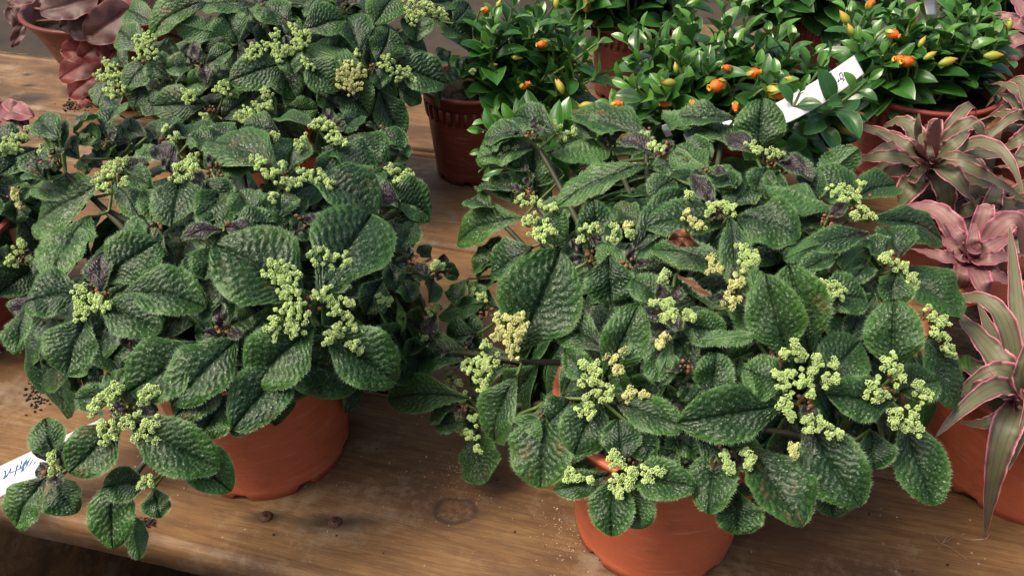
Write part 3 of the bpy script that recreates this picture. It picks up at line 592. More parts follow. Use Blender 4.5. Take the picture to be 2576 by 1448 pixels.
C2=[(1385,330,20),(1410,350,18),(1375,350,14),(1440,335,16),(1400,318,14),(1620,345,18),(1605,335,12),(1640,370,14),(1660,375,12),(1890,368,16),(1905,385,14),(1930,385,16),(1955,390,14),(1265,385,18),(1295,375,12),
(2100,480,22),(2130,475,18),(2160,470,16),(2155,500,18),(2120,505,12),(2170,530,16),(2190,548,14),(2150,545,12),
(1330,480,20,18),(1315,505,18,18),(1345,510,14,18),(1365,520,16,18),(1395,525,12),(1340,552,18),(1325,560,14),(1375,568,22),(1350,590,20),(1385,592,18),(1362,605,12),
(1735,492,11,16),(1728,545,16,14,'y'),(1742,560,18,14,'y'),(1765,568,14,14,'y'),(1780,528,18),(1800,520,14),(1835,528,20,14),(1820,515,12),
(1475,582,16),(1500,575,12),(1462,605,10),(1545,575,10,18),(1542,598,14,16),(1580,570,12,12,'y'),(1585,590,10),
(1265,808,28,34,'y'),(1300,812,26,34,'y'),(1320,800,18,34,'y'),(1290,845,28,34,'y'),(1312,835,18,34,'y'),(1250,845,20,30,'y'),(1298,885,20,30,'y'),(1280,870,16,30,'y'),
(1225,870,14,20),(1215,905,22,16),(1175,925,20,16),(1190,945,18,16),(1222,935,22,16),(1125,915,16,15),(1130,950,20,15),(1140,985,22,15),(1165,1000,14),(1210,970,18),(1222,990,14),(1240,905,20,18),(1160,960,10),
(1085,782,14),(1062,850,14),(1108,848,10),(1100,770,10),(1190,742,16),(1215,750,16),
(1148,1070,12),(1165,1078,14),(1190,1098,16),(1205,1125,12),(1192,1060,16),(1180,1085,10),
(1478,930,20,16),(1505,925,16,16),(1470,915,10,16),(1475,965,18,16),(1500,960,14,16),(1490,1000,22,16),(1520,985,22,16),(1465,1030,18,14),(1485,1040,14,14),(1535,1000,12,14),
(1530,895,16,14,'y'),(1550,910,18,14,'y'),(1560,930,14,14,'y'),(1575,885,12,14,'y'),(1595,985,16,10,'y'),(1580,1000,12,10,'y'),(1620,995,10,10,'y'),(1600,880,12,10,'y'),
(1645,765,12,14),(1665,770,14,14),(1680,765,14,14),(1690,785,10,14),(1672,800,12,14),(1695,798,12,14),(1725,792,14,14),(1740,800,9,14),(1670,850,10,16,'y'),(1658,870,12,16,'y'),
(1672,690,10,12),(1668,706,8,12),
(1868,625,18,16),(1885,640,16,16),(1900,655,14,16),(1862,655,14,16),(1880,668,12,16),(1850,720,18,16,'y'),(1862,700,20,17,'y'),(1842,745,20,16,'y'),(1835,765,16,15,'y'),(1790,655,16,10,'y'),(1782,680,18,10,'y'),(1808,675,12,10,'y'),
(2075,720,16),(2100,728,18),(2118,738,16),(2090,742,12),(2065,712,10),
(2232,640,14,14),(2225,655,12,14),(2255,665,18,14),(2275,678,18,14),(2290,700,16,14),(2300,715,10),
(2338,790,18),(2352,810,20),(2375,810,14),(2350,840,18),(2370,850,16),(2380,875,20),(2395,890,12),
(2238,905,20,23),(2228,925,18,22),(2255,935,18,22),(2262,958,16,22),(2200,960,20,20),(2195,985,24,18),(2222,990,18,18),(2305,970,14,18),(2315,1000,22,18),(2330,985,14,18),(2300,1030,20,18),(2255,1045,20,18),(2285,1060,26,18),(2305,1080,20,18),(2245,1065,14,18),
(1995,870,18,26),(2010,890,16,24),(1972,890,14,24),(2010,905,14),(1965,960,22,20),(1955,945,14,20),(1990,945,14,20),(2008,960,14,20),(1975,1000,22,19),(1975,1025,18,18),(1985,1045,12,18),(2035,930,20,19),(2025,955,18,19),(2060,920,16,18),(2090,915,14,18),(2070,955,20,18),(2095,950,14,18),(2035,985,18,19),(2050,900,10,18),
(2030,1055,14,18),(2060,1065,20,18),(2045,1080,20,18),(2085,1085,18,18),(2110,1090,10,17),(1995,1125,14,14,'y'),(1995,1140,10,14,'y'),
(1822,1145,12),(1832,1165,14),(1840,1180,10),(1878,1140,12),(1888,1155,12),(1880,1170,12),
(1545,1145,18,15),(1540,1160,14,15),(1560,1165,12,15),(1590,1178,14,15),(1595,1190,12,15),(1622,1185,16,15),(1655,1185,14,15),(1632,1210,12,15),(1558,1200,14,15),(1545,1218,14,15),(1560,1240,14,15),(1588,1208,12,15),(1585,1225,8,15),(1440,1190,16,12),(1432,1205,12,12),(1455,1205,10,12),(1487,1205,8,12)]
L3=[
(520,5,378,90,74,6,'b'),(380,125,298,75,74,4),(400,62,318,22,66,0),(645,12,503,14,62,2),(560,90,440,60,62,0,'u'),(600,110,565,35,84,0,'d'),(655,60,620,20,60,0),
(492,168,418,172,54,5),(520,162,584,122,48,5),(505,158,486,105,34,8,'y'),(508,165,522,212,36,8,'y'),(430,200,375,150,70,-2,'d'),(460,140,395,130,60,-3,'d'),
(520,262,385,265,86,5),(540,210,470,215,60,0,'b'),(375,150,312,225,66,5),(330,170,290,140,50,0),(300,190,245,265,56,3),(360,200,340,280,60,0,'d'),(420,290,360,240,60,-3,'d'),
(725,160,578,205,90,6),(730,60,662,10,84,4),(758,82,868,48,80,6),(725,125,740,188,66,9),(925,175,772,118,62,6,'u'),(762,150,855,228,86,7),(905,132,870,42,88,2),(948,158,980,72,92,8),(988,170,1124,212,92,9),(940,172,962,222,62,9),
(992,-15,938,62,84,6),(1040,35,1048,105,78,8),(1070,38,1188,108,90,6),(1010,110,1075,130,80,0),(1080,10,1150,5,60,2),(1140,60,1180,10,70,0,'d'),
(850,225,930,290,92,0,'d'),(955,225,1012,345,80,0),(850,270,800,230,70,0,'d'),(720,270,800,275,60,0,'b'),(700,300,640,250,70,-3,'d'),(900,290,860,330,60,0,'d'),(1000,220,1060,260,50,-3),
(560,300,620,250,70,-3,'d'),(560,250,600,210,60,0,'b'),(480,300,540,280,60,-2,'d'),(300,290,270,240,60,0,'d'),(590,180,540,230,60,-3,'d'),
(870,0,800,-20,80,0),(820,30,760,20,70,0,'d'),(440,30,480,-30,70,0),(560,0,600,-40,80,0),(700,-5,760,-40,80,0),(1050,-10,1100,-50,80,0),(900,0,880,-60,80,0),
(1185,185,1175,150,24,4,'y'),(1185,178,1202,200,30,5,'y'),(1198,190,1238,262,46,4,'b'),(1170,175,1140,150,34,2,'d'),(1160,200,1120,180,40,0,'d'),(1130,160,1100,120,50,-2,'d'),
]
C3=[(270,158,14),(285,175,18),(250,190,14),(262,200,12),(290,200,20),(275,225,16),(293,240,14),(315,225,10),(350,105,18),(375,100,20),(355,125,18),(382,135,18),(345,145,12),(460,238,14),(482,240,14),(475,255,12),(558,215,16),(545,225,10),(570,232,12),
(640,130,20),(662,118,16),(625,140,12),(692,112,12),(700,128,18),(732,72,14),(748,85,14),(762,102,18),(745,115,20),(720,128,16),(770,88,12),(690,85,14),(765,155,16),(778,170,12),(700,150,14),
(855,178,22,15,'y'),(885,172,24,15,'y'),(905,185,18,15,'y'),(868,205,24,15,'y'),(895,212,22,15,'y'),(878,225,16,15,'y'),
(975,150,16),(980,172,14),(960,165,10),(1000,185,20),(1022,182,14),(1035,205,14),(900,135,10),
(1010,5,22),(1045,10,22),(1075,20,20),(1020,35,18),(1055,40,16),(1100,10,18),(1105,35,20),(1120,42,12),(1035,52,16),
(610,285,20),(640,288,20),(665,272,18),(625,300,18),(680,262,12),(672,240,14),(665,230,10),(640,265,10),(515,290,10),(520,300,8),(1188,180,7)]
L4=[(95,372,-5,440,76,4),(40,380,-30,330,80,0),(60,400,70,470,60,0,'d'),(45,500,40,560,62,0,'d'),(90,470,30,480,50,-2,'u'),(60,650,92,660,60,2),(90,668,-10,742,80,3),(40,660,-20,640,80,2),(100,700,70,740,60,0,'d'),(-20,420,-80,470,90,0),(-20,480,-60,560,90,0),(-40,560,-90,640,90,0),(-30,640,-80,720,90,0)]
C4=[(30,355,22),(55,350,16),(20,375,20),(40,378,18),(5,380,14),(50,345,12),(45,500,12,8,'y'),(50,520,10,8,'y'),(35,485,10,8,'y'),(70,325,10),(45,625,14),(35,645,16),(55,612,10),(30,660,14),(75,655,8)]
pilea('potted_pilea',(-.185,.461),dict(rt=.071,rb=.0585,h=.117,mat=M_POT,ribs=0),D1,L1,C1,190,'quilted dark green plant with lime flower tufts in the front left orange pot',1,fill_lim=lambda q:q[1]<960)
pilea('potted_pilea',(.098,.385),dict(rt=.068,rb=.053,h=.119,mat=M_POT),D2,L2,C2,290,'quilted dark green plant in the orange pot cut off by the bottom edge',2,fill_lim=lambda q:q[1]<1130)
pilea('potted_pilea',(-.235,.86),dict(rt=.075,rb=.062,h=.11,mat=M_POT),D3,L3,C3,150,'quilted dark green plant at the top left, between the begonia and dark pot',3,fill_lim=lambda q:q[0]<1080)
pilea('potted_pilea',(-.497,.60),dict(rt=.075,rb=.062,h=.11,mat=M_POTR),D4,L4,C4,60,'quilted green plant in a red pot, mostly cut off by the left edge',4)
#REST-BEGIN
# ================= goldfish plants: glossy shoots =================
def nm_leaf(name,mat,w,seed,fold=.25,arch=.08):
    r=np.random.default_rng(seed); ns,nt=11,7; s=np.linspace(0,1,ns)[:,None]; t=np.linspace(-1,1,nt)[None,:]
    hw=w/2*(np.sin(math.pi*np.clip(s,1e-3,.999)**1.05)**.64)*np.minimum(1,.2+s*2.2); hw[0]=.02
    x=s+0*t; y=hw*t; z=arch*np.sin(math.pi*s)-.10*s**2+fold*hw*abs(t)-.02*np.exp(-(t/.12)**2)*np.sin(math.pi*s)+.01*np.sin(s*9+r.uniform(0,6))*t
    V=np.stack([x,y,z],-1).reshape(-1,3)
    return mesh(name,V,grid_faces(ns,nt),mat,attrs=dict(s=(s+0*t).ravel(),t=(t+0*s).ravel()))
NML=[nm_leaf('leaf',M_NM,.50,i,.2+.1*i,.05+.03*i) for i in range(3)]; NMY=[nm_leaf('leaf',M_NY,.50,i+5,.35,.1) for i in range(2)]
def lathe_mesh(name,prof,k,mat,lob=0,s_of=None):
    th=np.arange(k)/k*2*math.pi; V=[];sA=[]
    for i,(x,r_) in enumerate(prof):
        q=r_*(1+lob*np.cos(5*th)*(i/len(prof))); V.append(np.stack([np.full(k,x),q*np.cos(th),q*np.sin(th)],-1)); sA+= [i/(len(prof)-1)]*k
    return mesh(name,np.concatenate(V),grid_faces(len(prof),k,True),mat,attrs=dict(s=sA,t=[0]*len(sA)))
POUCH=lathe_mesh('flower',[(0,.05),(.12,.16),(.3,.24),(.5,.29),(.68,.28),(.82,.20),(.90,.12),(.93,.13),(1.0,.17),(1.01,.13),(.93,.07)],14,M_POUCH,.10)
def calyx_mesh():
    V=[];Fc=[];sA=[]
    for k in range(5):
        a=k/5*2*math.pi; o=len(V)
        for i,(x,r_,w) in enumerate([(0,.03,.03),(.15,.20,.13),(.38,.30,.14),(.58,.33,.08),(.72,.37,.01)]):
            for j in (-1,0,1):
                aa=a; y=r_+(.02 if j==0 else 0); V.append((x,y*math.cos(aa)-j*w*math.sin(aa),y*math.sin(aa)+j*w*math.cos(aa))); sA.append(i/4)
        Fc.append(grid_faces(5,3,off=o))
    return mesh('calyx',np.array(V),np.concatenate(Fc),M_CALYX,attrs=dict(s=sA,t=[0]*len(sA)))
CALYX=calyx_mesh()
BUD=lathe_mesh('bud',[(0,.05),(.15,.16),(.4,.24),(.65,.19),(.85,.09),(1.,.01)],10,M_CALYX,.12)
def frame(o,d,up):
    x=nrm(d); z=nrm(np.asarray(up)-x*(np.asarray(up)@x)); y=np.cross(z,x)
    return Matrix(((x[0],y[0],z[0],o[0]),(x[1],y[1],z[1],o[1]),(x[2],y[2],z[2],o[2]),(0,0,0,1)))
def inst(me,pl,M,sc,name=None):
    o=bpy.data.objects.new(name or me.name.split('.')[0],me); COL.objects.link(o); o.parent=pl
    o.matrix_basis=Matrix.Translation(-Vector(pl.location))@M@Matrix.Diagonal((sc,sc,sc,1)); return o
def shoot(pl,base,tip,r,npair=5,Ls=.042,young=True):
    base=np.array(base);tip=np.array(tip); mid=(base+tip)/2+np.array([0,0,-.012])+r.normal(size=3)*.006; pts=bez(base,mid,tip,12)
    v,f=tube(pts,np.linspace(.0022,.0013,12),6); link('stem',mesh('stem',v,f,M_STALK),pl)
    ax=nrm(pts[-1]-pts[-3]); a=nrm(np.cross(ax,[.2,1,.1])); b=np.cross(ax,a); ph=r.uniform(0,3)
    tot=np.linalg.norm(tip-base); span=min(.8*tot,.0125*npair+.01)
    for k in range(npair):
        q=k/(npair-1); p=tip-ax*span*q**.9; L=Ls*(.45+.75*min(1,q*1.9))*r.uniform(.85,1.12); el=math.radians(62-52*q**.7+r.uniform(-9,9))
        for sgn in (0,math.pi):
            an=ph+k*math.pi/2+sgn+r.uniform(-.25,.25); out=a*math.cos(an)+b*math.sin(an)
            d=nrm(out*math.cos(el)+ax*math.sin(el)+r.normal(size=3)*.07); u=nrm(ax*math.cos(el)-out*math.sin(el))
            me=(NMY[int(r.integers(2))] if (k==0 or (k==1 and r.random()<.6)) and young else NML[int(r.integers(3))])
            inst(me,pl,frame(p+out*.001,d,u),L)
def goldfish(loc,potargs,tips,label,seed,flowers=(),buds=(),auto=0,box=None,zt=.20):
    r=np.random.default_rng(seed); pl=empty('potted_goldfish_plant',(loc[0],loc[1],0),label=label,cat='potted plant',group='goldfish plants with orange flowers'); pot(pl,loc,**potargs)
    h=potargs['h']*.84
    for t_ in tips:
        u,v=t_[:2]; y=loc[1]+(t_[2] if len(t_)>2 else 0)
        tip=PD(u,v,y+r.uniform(-.02,.02)); tip[2]=max(tip[2],.03)
        d=tip[:2]-np.array(loc); m=np.linalg.norm(d); bs=np.array([*(np.array(loc)+d/m*min(m*.5,potargs['rt']*.7)),h])
        if tip[2]<h+.015: tip=tip+np.array([0,0,0.])
        shoot(pl,bs,tip,r,npair=int(r.integers(6,8)),Ls=.029 if len(t_)>2 and t_[2]<-.1 else .040)
    for k in range(auto):
        az=r.uniform(0,6.28); q=math.sqrt(r.random()); tip=np.array([loc[0]+math.cos(az)*q*box[0],loc[1]+math.sin(az)*q*box[1],zt-.06*q*q+r.uniform(-.02,.02)])
        shoot(pl,[loc[0]+math.cos(az)*q*.04,loc[1]+math.sin(az)*q*.04,h],tip,r,5)
    for fl in flowers:
        u,v,y,ang,sc=fl; p=PD(u,v,loc[1]+y); a=math.radians(ang); d=nrm(RT*math.cos(a)+UP*math.sin(a)-FW*.35); L=.85*sc/F*proj(p)[2]
        st=p-d*L*.5; o=inst(POUCH,pl,frame(st,d,[0,0,1]),L,'flower'); c=bpy.data.objects.new('calyx',CALYX); COL.objects.link(c); c.parent=o; c.scale=(.8,.95,.95)
        v_,f_=tube(bez(st,st-d*L*.3+np.array([0,0,-.004]),st-d*L*.5+np.array([0,.006,-.02]),5),.0011,5); link('flower_stalk',mesh('flower_stalk',v_,f_,M_STALK),pl)
    for fl in buds:
        u,v,y,ang,sc=fl; p=PD(u,v,loc[1]+y); a=math.radians(ang); d=nrm(RT*math.cos(a)+UP*math.sin(a)-FW*.2); L=.8*sc/F*proj(p)[2]; inst(BUD,pl,frame(p-d*L*.5,d,[0,0,1]),L,'bud')
    return pl
goldfish((-.045,.90),dict(rt=.054,rb=.043,h=.11,mat=M_POTD,ribs=34),
 [(1240,40),(1290,20),(1215,75),(1330,95,-.02),(1400,65),(1450,30),(1440,120,-.02),(1372,190,-.03),(1360,262,-.05),(1300,110),(1500,110,-.03),(1260,150,-.02),(1530,180,-.04),(1480,205,-.05),(1340,20,.03),(1390,20,.03),(1300,170,-.05),(1270,90),(1350,50),(1420,150,-.02),(1450,80),(1380,130),(1320,60,.02),(1290,220,-.05),(1410,250,-.06),(1460,160,-.03),(1235,100,-.02)],
 'goldfish plant in the dark brown ribbed pot beside the bare boards',11,
 flowers=[(1222,25,0,0,34),(1365,112,-.04,190,40),(1320,215,-.06,20,38)],buds=[(1405,215,-.06,120,46),(1240,165,-.04,10,34),(1300,145,-.04,-10,40),(1400,5,0,90,44),(1320,255,-.06,30,40),(1255,10,0,60,34)])
goldfish((.235,.80),dict(rt=.054,rb=.043,h=.11,mat=M_POTD,ribs=34),
 [(1620,80,.02),(1710,50,.04),(1700,115),(1780,145,-.02),(1700,150,-.03),(1745,95,.03),(1872,45,.02),(1900,120,0),(1830,80,.04),(1870,170,-.02),(1785,200,-.04),(1610,160,-.02),(1600,225,-.05),(1660,215,-.05),(1740,215,-.05),
 (1990,110,.02),(2045,140,0),(2110,190,-.02),(2010,225,-.05),(2175,188,-.03),(1990,300,-.06),(2130,245,-.05),(1960,160,.02),(2060,310,-.05),(2100,330,-.04),(1225,305,-.12),(1215,380,-.13),(1250,440,-.12),(1930,240,-.05),(1545,270,-.07),(1580,110),(1660,100),(1640,140),(1740,60,.03),(1820,40,.04),(1960,60,.04),(1930,90),(1850,120),(1760,180,-.03),(1570,200,-.04),(1690,190,-.04),(1950,200,-.04),(2060,230,-.05),(2080,150,-.02),(1910,170,-.03),(1980,260,-.06),(1800,100,.02),(2012,235,-.13),(2182,205,-.12),(1215,330,-.2),(1260,300,-.2),(1230,420,-.19)],
 'goldfish plant right behind the front right plant, the white label stuck in it',12,
 flowers=[(1805,215,-.06,200,64),(1955,232,-.07,-25,72),(1675,260,-.07,190,42),(1742,262,-.07,-90,36),(1850,268,-.07,-90,36),(1895,185,-.05,10,48),(1550,262,-.08,0,40),(1830,172,-.04,170,36)],
 buds=[(1680,208,-.07,180,58),(2125,325,-.06,-40,60),(2110,355,-.06,-100,40),(1990,200,-.06,170,50),(1410,218,-.08,110,50),(1475,265,-.08,10,50),(2150,290,-.06,10,56),(1700,170,-.05,100,36),(2040,350,-.06,20,44)])
goldfish((.462,.905),dict(rt=.077,rb=.060,h=.105,mat=M_POTR,ribs=44),
 [(2130,25,.02),(2185,15,.03),(2240,40),(2290,55),(2340,20,.04),(2380,90),(2410,45),(2445,105,-.02),(2500,70),(2280,95,-.02),(2200,95,-.03),(2470,25,.04),(2525,100),(2340,130,-.04),(2235,140,-.04),(2190,60),(2330,75,.02),(2160,110,-.03),(2220,140,-.03),(2310,90),(2440,60,.02),(2490,120,-.02),(2410,110),(2270,30,.04)],
 'goldfish plant in the reddish ribbed pot at upper right, rim in plain view',13,
 flowers=[(2285,155,-.07,185,54),(2265,152,-.06,175,50),(2245,85,-.05,-30,46),(2190,10,0,60,40)],buds=[(2125,45,-.03,130,58),(2140,75,-.04,120,44),(2340,140,-.07,30,46),(2385,155,-.07,15,60),(2320,105,-.05,60,40),(2500,140,-.05,0,60),(2300,60,0,70,40),(2540,60,0,90,40)])
goldfish((.16,1.13),dict(rt=.054,rb=.043,h=.11,mat=M_POTD,ribs=34),[(1500,20),(1560,50),(1620,10),(1690,10),(1660,45),(1540,-20),(1600,-40),(1450,-20)],'goldfish plant farther back at the top edge, above the middle of the photo',14,auto=26,box=(.12,.09),zt=.21,flowers=[(1475,12,-.05,90,44)])
goldfish((.43,1.16),dict(rt=.054,rb=.043,h=.11,mat=M_POTD,ribs=34),[(1850,5),(1920,20),(1990,20),(2050,60),(2090,10),(1960,-30),(2020,-30)],'goldfish plant farther back at the top edge, behind the white label',15,auto=26,box=(.13,.09),zt=.21)
goldfish((.66,1.10),dict(rt=.054,rb=.043,h=.11,mat=M_POTD,ribs=34),[(2400,5),(2460,-10),(2560,40),(2520,10)],'goldfish plant at the top right corner behind the reddish ribbed pot',16,auto=24,box=(.12,.07),zt=.18)
# ================= cryptanthus: strap leaves with wavy pink margins =================
def crypt_leaf(pl,b,m,t,w,mat,seed,zs=(.105,.13,.10),name='leaf'):
    r=np.random.default_rng(seed); ns,nt=60,11
    pts=bez(b,2*m-(b+t)/2,t,ns); tan=np.gradient(pts,axis=0); tan/=np.linalg.norm(tan,axis=1)[:,None]
    n0=nrm(np.array([0,0,1.])*.8+nrm(CAM-m)*.5); V=np.zeros((ns,nt,3)); L=np.linalg.norm(np.diff(pts,axis=0),axis=1).sum()
    s=np.linspace(0,1,ns); hw=w/2*np.minimum(1,(.62+s*1.3))*np.clip((1-s)**.62*1.25,0,1); ph=r.uniform(0,6); fr=r.uniform(5,7)
    for i in range(ns):
        sd=nrm(np.cross(nrm(CAM-m)*.6+np.array([0,0,.5]),tan[i])); nn=np.cross(tan[i],sd)
        for j in range(nt):
            tt=-1+2*j/(nt-1); sg=np.sign(tt)
            ser=1+.05*((s[i]*ns/1.6)%1)*(abs(tt)>.9)
            wv=math.sin(s[i]*2*math.pi*fr+ph+sg*1.2)*.16*abs(tt)**3+math.sin(s[i]*2*math.pi*fr*2.3+ph*2+sg)*.05*abs(tt)**4
            V[i,j]=pts[i]+sd*hw[i]*tt*ser+nn*hw[i]*(wv+.30*tt*tt-.02*math.cos(tt*9))
    S_=np.repeat(s,nt); T_=np.tile(np.linspace(-1,1,nt),ns); uv=np.stack([S_*L*60,T_*.5],-1)
    return link(name,mesh('leaf',V.reshape(-1,3),grid_faces(ns,nt),mat,attrs=dict(s=S_,t=T_),uv=uv),pl)
def crypt(loc,cuv,zc,leaves,potargs,label,seed,mat):
    pl=empty('potted_cryptanthus',(loc[0],loc[1],0),label=label,cat='potted plant',group='striped pink and olive rosettes')
    if potargs: pot(pl,loc,**potargs)
    C=P(*cuv,zc)
    for i,l in enumerate(leaves):
        mu,mv,tu,tv,w=l[:5]; dz1=l[5] if len(l)>5 else .02; dz2=l[6] if len(l)>6 else 0.
        m_=P(mu,mv,zc+dz1); t_=P(tu,tv,max(.004,zc+dz2)); b=C+nrm(m_-C)*.004; wd=1.0*w/F*proj(m_)[2]
        crypt_leaf(pl,b,m_,t_,wd,l[7] if len(l)>7 else mat,seed*100+i)
    r=np.random.default_rng(seed+5)
    for k in range(9 if mat is M_CR else 4):
        a=k/9*2*math.pi+r.uniform(-.3,.3); L=r.uniform(.055,.10)*(1 if k%2 else .6); o_=np.array([math.cos(a),math.sin(a),0]); up_=r.uniform(.01,.05)
        crypt_leaf(pl,C+o_*.003-np.array([0,0,.006]),C+o_*L*.5+np.array([0,0,up_]),C+o_*L+np.array([0,0,up_-r.uniform(.01,.05)]),r.uniform(.012,.02),mat,seed*100+50+k)
    return pl
crypt((.425,.69),(2330,425),.11,[(2240,395,2120,412,46,.025,.0),(2250,350,2110,308,44,.03,.01),(2285,370,2200,325,40,.05,.03),(2310,370,2312,285,40,.055,.09),(2345,350,2362,298,44,.05,.08),(2395,365,2440,330,46,.04,.04),(2440,385,2600,410,56,.03,.0),(2430,420,2600,520,44,.03,-.01),(2420,395,2530,465,30,.05,-.02),
 (2375,470,2378,600,70,.01,-.05),(2410,455,2470,580,54,.03,-.05),(2275,490,2225,560,66,.0,-.06),(2255,430,2150,460,50,.01,-.03),(2300,445,2290,500,30,.02,-.03),(2450,450,2560,500,50,.01,-.03),(2340,400,2335,350,26,.03,.04),(2400,340,2500,290,12,.04,.06)],
 dict(rt=.054,rb=.044,h=.085,mat=M_POTD),'olive and pink striped rosette in front of the reddish ribbed pot',31,M_CR)
crypt((.50,.63),(2490,545),.07,[(2445,570,2405,700,62,.02,-.03),(2490,600,2530,720,72,.02,-.03),(2540,560,2640,640,60,.02,-.02),(2540,520,2650,540,60,.03,.0),(2440,530,2380,560,50,.03,.0),(2500,500,2520,440,50,.04,.03),(2560,640,2600,760,60,.0,-.04),(2460,510,2410,480,46,.03,.02)],
 dict(rt=.05,rb=.042,h=.05,mat=M_POTD),'green and pink striped rosette at the right edge, behind the pinkest rosette',32,M_CR)
crypt((.415,.555),(2440,660),.10,[(2400,620,2350,590,46,.02,.0),(2410,590,2372,560,36,.03,.02),(2448,610,2450,560,42,.04,.04),(2495,620,2560,585,50,.03,.02),(2500,650,2590,640,44,.03,.0),(2500,690,2590,730,44,.02,-.01),(2475,720,2505,800,52,.02,-.04),(2420,700,2398,790,56,.01,-.05),(2380,675,2310,690,44,.01,-.02),(2370,645,2290,625,40,.02,.0),(2420,650,2395,640,26,.02,.01),(2460,640,2480,615,26,.02,.02),(2450,685,2470,700,26,.01,.0),(2440,640,2440,620,20,.02,.02)],
 dict(rt=.05,rb=.042,h=.075,mat=M_POTD),'pinkest rosette of all, small, between the large olive rosettes',33,M_CP)
crypt((.38,.445),(2572,1005),.105,[(2490,880,2392,775,70,.025,.01),(2480,975,2395,1015,60,.015,-.02),(2558,780,2540,570,50,.03,.05),(2515,1130,2478,1345,72,-.01,-.12),(2500,1060,2410,1060,46,.0,-.02),(2440,920,2330,890,56,.0,-.03),(2600,1100,2640,1300,70,-.01,-.1),(2470,930,2390,960,50,.0,-.03),(2590,900,2640,760,60,.04,.06),(2520,900,2460,760,60,.01,.0),(2640,960,2760,900,60,.02,0),(2560,860,2490,760,60,.0,-.01),(2480,1010,2380,960,70,-.01,-.04)],
 dict(rt=.088,rb=.069,h=.098,mat=M_POT),'large striped rosette in the orange pot at lower right, one leaf drooping onto the boards',34,M_CR)
crypt((.60,.86),(2610,330),.10,[(2540,290,2470,300,44,.02,-.01),(2545,270,2450,345,40,.02,-.03),(2530,320,2440,350,36,.0,-.03),(2560,230,2480,215,36,.04,.02),(2570,400,2500,420,50,.0,-.03),(2590,270,2560,200,40,.04,.05),(2550,250,2490,250,44,.03,.0),(2570,350,2500,390,50,.01,-.02)],
 dict(rt=.056,rb=.045,h=.10,mat=M_POTD),'striped rosette at the right edge beside the reddish ribbed pot',35,M_CR)
crypt((.72,1.02),(2610,90),.12,[(2560,60,2500,60,50,.03,.0),(2560,100,2500,150,50,.02,-.02),(2550,80,2480,110,44,.02,-.01),(2580,30,2530,-20,50,.04,.03),(2560,130,2520,180,50,.0,-.03)],
 dict(rt=.056,rb=.045,h=.11,mat=M_POTR),'pale pink striped rosette in the top right corner, its red pot showing below',36,M_CP)
# ================= begonias =================
def round_leaf(s): return (np.sin(math.pi*np.clip(s,1e-4,.9999)**.8)**.5)
def begonia(loc,potargs,leaves,label,seed):
    pl=empty('potted_begonia',(loc[0],loc[1],0),label=label,cat='potted plant'); 
    if potargs: pot(pl,loc,**potargs)
    pc=np.array([loc[0],loc[1],.09])
    for i,l in enumerate(leaves):
        bu,bv,tu,tv,w,y,mat=l[:7]; B=PD(bu,bv,loc[1]+y); T=PD(tu,tv,loc[1]+y-.015); 
        for q in (B,T): q[2]=max(q[2],.006)
        n=nrm(nrm(CAM-B)+np.array([0,0,.5])+np.random.default_rng(seed+i).normal(size=3)*.25); W_=w/F*proj(B)[2]
        me=leaf_mesh(B,T,n,W_,arch=.08,fold=.25,conv=.05,hi=False,mat=mat,quilt=.35,hair=False,shape=round_leaf,wave=.08,seed=seed*50+i); link('leaf',me,pl)
        v,f=tube(bez(pc,(pc+B)/2+np.array([0,0,.015]),B,8),.0022,6); link('stem',mesh('stem',v,f,M_BROWNC),pl)
begonia((-.525,1.125),dict(rt=.108,rb=.062,h=.125,mat=M_POTD),[(250,-5,100,32,92,-.13,M_BG),(330,20,215,100,96,-.14,M_BG),(290,30,175,88,100,-.13,M_BG),(160,-20,90,-5,70,-.12,M_BG),(235,40,150,70,70,-.125,M_BG),(270,10,345,20,60,-.05,M_BR),(240,5,205,-40,70,0,M_BG),(100,-20,20,10,60,-.02,M_BG),  # orange pot coloured dark for the shade it stands in
 (262,85,330,105,60,-.135,M_BG),(280,120,260,160,60,-.135,M_BR),(240,135,150,130,70,-.135,M_BR),(255,150,150,200,76,-.13,M_BR),(250,190,175,245,70,-.12,M_BR),(240,210,250,260,60,-.12,M_BR),(270,100,200,150,66,-.135,M_BR),(300,60,290,130,66,-.135,M_BG),(60,60,30,120,30,-.02,M_BG),(20,20,60,80,40,0,M_BG),(230,235,200,270,50,-.11,M_BR)],
 'dark red begonia in the tapering orange pot at upper left',41)
begonia((-.60,.83),None,[(0,260,70,320,60,-.02,M_BP),(10,275,85,295,60,-.02,M_BP),(-5,320,60,330,44,-.03,M_BP),(-20,240,-10,330,60,0,M_BP),(-30,300,-60,360,60,0,M_BG),(10,270,18,330,50,-.01,M_BG)],
 'pink begonia leaves peeking in at the left edge above the lime flower tufts',42)
